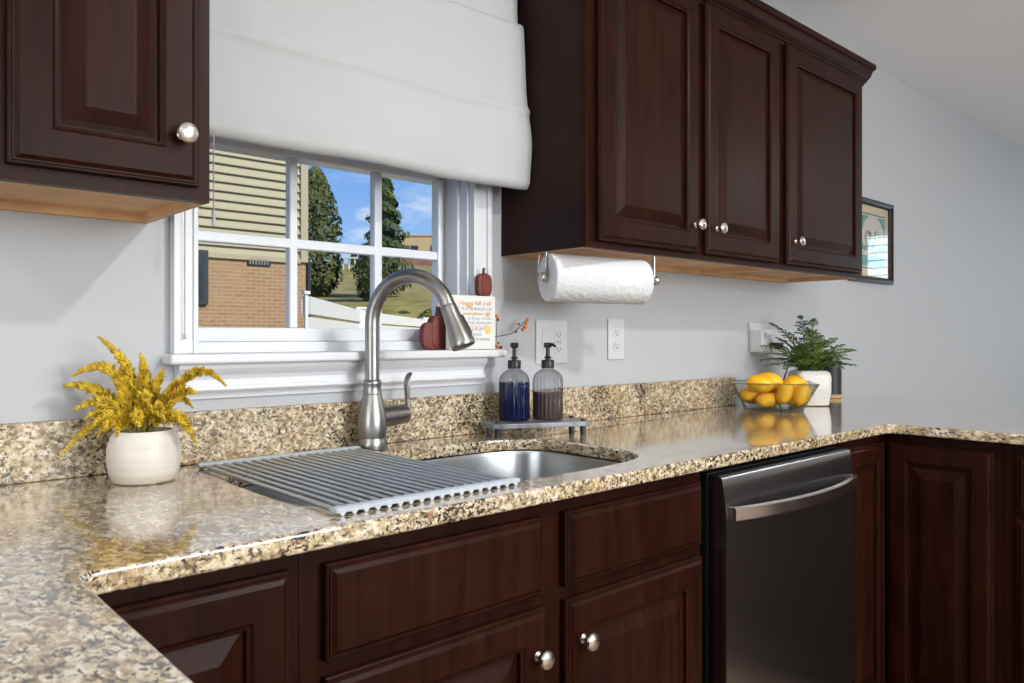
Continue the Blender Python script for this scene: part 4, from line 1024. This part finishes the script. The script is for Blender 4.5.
# fence
def gp(u, w, v):
    a = (u - 512) / 771.05; X = w * (Fd[0] + a * Fd[1]); Y = w * (Fd[1] - a * Fd[0]); return Vector((X, Y + YC, 1.1635 + (336.5 - v) / 771.05 * w))
t = thing('vinyl_fence', 'white vinyl privacy fence sloping away from the neighbouring house', 'fence', (2.9, 3.0, -.35))
FP = [Vector((1.95, 2.35, 0)), Vector((2.39, 3.08, 0)), Vector((4.10, 5.27, 0)), Vector((7.06, 8.25, 0)), Vector((9.6, 10.3, 0))]
FT = 1.43
for k in range(1, 4):
    a, b = FP[k], FP[k + 1]; d = (b - a); L = d.length; d.normalize(); n_ = Vector((-d.y, d.x, 0))
    bm = nb(); m_ = Matrix(((d.x, n_.x, 0, a.x), (d.y, n_.y, 0, a.y), (0, 0, 1, 0), (0, 0, 0, 1)))
    for z in [q * .16 - .30 for q in range(10)]: box(bm, 0.0 if k == 1 else .05, L - .05, -.012, .012, z, z + .152)
    box(bm, 0.0 if k == 1 else .03, L - .03, -.03, .03, 1.31, 1.425); xform(bm, m_)
    obj('fence_panel', bm, 'fence', t, world=True)
for k in range(1, 5):
    p_ = FP[k]; w_ = .010 if k == 1 else .05; bm = nb(); box(bm, p_.x - w_, p_.x + w_, p_.y - w_, p_.y + w_, -.35, FT + .01); box(bm, p_.x - w_ - .01, p_.x + w_ + .01, p_.y - w_ - .01, p_.y + w_ + .01, FT + .01, FT + .03); obj('fence_post', bm, 'fence', t, world=True)
# trees
def cards(bm, n, pf, sz):
    for _ in range(n):
        c, nrm = pf(); d = Vector((random.gauss(0, 1), random.gauss(0, 1), random.gauss(0, 1))).normalized(); a = d.cross(nrm)
        if a.length < .05: continue
        a.normalize(); b = a.cross((nrm + d * .7).normalized()).normalized(); s = sz * random.uniform(.6, 1.3)
        v = [bm.verts.new(c + a * s * x + b * s * y) for x, y in ((-1, 0), (0, -.45), (1, 0), (0, .45))]; bm.faces.new(v)
def tree(x, y, h, rad, kind, label, lm, n=5000, sz=.09, cat='tree', name='tree', trunk=.25, zb=None, group=None):
    gz = ground(x, y) if zb is None else zb
    t = thing(name, label, cat, (x, y, gz), group=group)
    bm = nb(); tube(bm, [(0, 0, -.1), (0, 0, h * .5), (0, 0, h * .85)], [rad * .10, rad * .07, rad * .02], 8); obj('trunk', bm, 'bark', t, smooth=60)
    bm = nb(); sd = random.random() * 50
    def pf():
        u = random.random() ** .8 if kind == 'cone' else random.random()
        th = random.uniform(0, 2 * PI)
        if kind == 'cone':
            z = trunk + (h - trunk) * u; r_ = rad * (1 - u) ** .85 * (.80 + .28 * math.sin(u * 46 + th * 2)) + .02; r_ *= min(1, .35 + u * 6)
        elif kind == 'col':
            z = trunk + (h - trunk) * u; r_ = rad * min(1, (u * 5 + .35)) * (1 - u ** 3) ** .55
        else:
            z = trunk + (h - trunk) * u; r_ = rad * math.sqrt(max(0, 1 - (2 * u - 1) ** 2)) + .02
        dirv = Vector((math.cos(th), math.sin(th), 0)); r_ *= 1 + .32 * noise.noise(Vector((math.cos(th) * 1.6 + sd, math.sin(th) * 1.6, z / rad * 1.3)))
        r_ *= random.uniform(.72, 1.03)
        return dirv * r_ + Vector((0, 0, z)), (dirv + Vector((0, 0, .4))).normalized()
    cards(bm, n, pf, sz); obj('foliage', bm, lm, t, recalc=False)
tree(11.95, 20.95, 4.1, .80, 'col', 'tall dense dark green tree right behind the neighbouring house corner', 'leafA', 6500, .085, trunk=-.1)
tree(13.25, 18.9, 4.0, 1.08, 'cone', 'pointed spruce tree rising behind the gooseneck faucet', 'leafB', 7500, .075, trunk=.1)
tree(11.95, 17.5, 1.75, .50, 'ell', 'low bushy evergreen left of the pointed spruce', 'leafA', 3000, .06, trunk=-.1)
tree(10.85, 13.2, .85, .40, 'ell', 'yellow green leafy shrub just above the fence', 'leafC', 1800, .05, cat='shrub', name='shrub', trunk=0, zb=.95)
tree(12.0, 13.0, .85, .40, 'ell', 'reddish leafy shrub above the right end of the fence', 'leafR', 1500, .045, cat='shrub', name='shrub', trunk=0, zb=1.0)
tree(11.2, 14.9, .8, .42, 'ell', 'dark green shrub at the foot of the pointed spruce', 'leafB', 1500, .05, cat='shrub', name='shrub', trunk=0, zb=1.0)
for i, (u, h) in enumerate(((354, 1.5), (363.5, 1.8), (373, 1.4))):
    p_ = gp(u, 58, 262); tree(p_.x, p_.y, h, .20, 'ell', 'small distant dark tree on the hilltop seen between the two tall trees', 'leafA', 500, .16, trunk=0, zb=p_.z - .5, group='distant hilltop trees')
# far bank, building, arbor
cR = R(-42.27)
p_ = gp(430, 62, 261)
t = thing('dirt_bank', 'red-brown soil bank below the tan building on the hill', 'bank', (p_.x, p_.y, ground(p_.x, p_.y) - .3), cR)
bm = nb(); ring_loft(bm, [[(x, yy, z + .08 * math.sin(x)) for x in [k * .8 - 4 for k in range(24)]] for yy, z in ((-2.2, 0), (-.5, .75), (.6, .95), (2.4, .3))], False, False, closed=False); obj('soil_mound', bm, 'bank', t, smooth=80, recalc=False)
p_ = gp(398, 80, 236)
t = thing('distant_building', 'tan flat-roofed building on the hilltop in the right window panes', 'building', (p_.x, p_.y, 7.0), cR)
bm = nb(); box(bm, 0, 22, 0, 8, 0, p_.z - 7.0); obj('walls', bm, 'tan', t)
bm = nb(); box(bm, -.1, 22.1, -.1, 8.1, p_.z - 7.0, p_.z - 6.85); obj('parapet', bm, 'tan', t)
for k in range(7):
    bm = nb(); x = .35 + k * 3.05; box(bm, x, x + 1.75, -.06, .1, p_.z - 8.75, p_.z - 8.0); wn = obj('window', bm, 'darkglass', t)
    bm = nb(); box(bm, x + .85, x + .93, -.10, -.06, p_.z - 8.75, p_.z - 8.0); box(bm, x, x + 1.75, -.10, -.06, p_.z - 8.78, p_.z - 8.70); obj('window_bar', bm, 'tan', wn)
p_ = gp(349, 50, 262)
t = thing('garden_arbor', 'small white arbor on the hilltop seen through the middle panes', 'arbor', (p_.x, p_.y, p_.z - .5), cR)
for x in (-.38, 0, .38):
    bm = nb(); box(bm, x - .04, x + .04, -.04, .04, 0, .72); obj('post', bm, 'fence', t)
bm = nb(); box(bm, -.52, .52, -.25, .25, .72, .80); obj('top_beam', bm, 'fence', t)
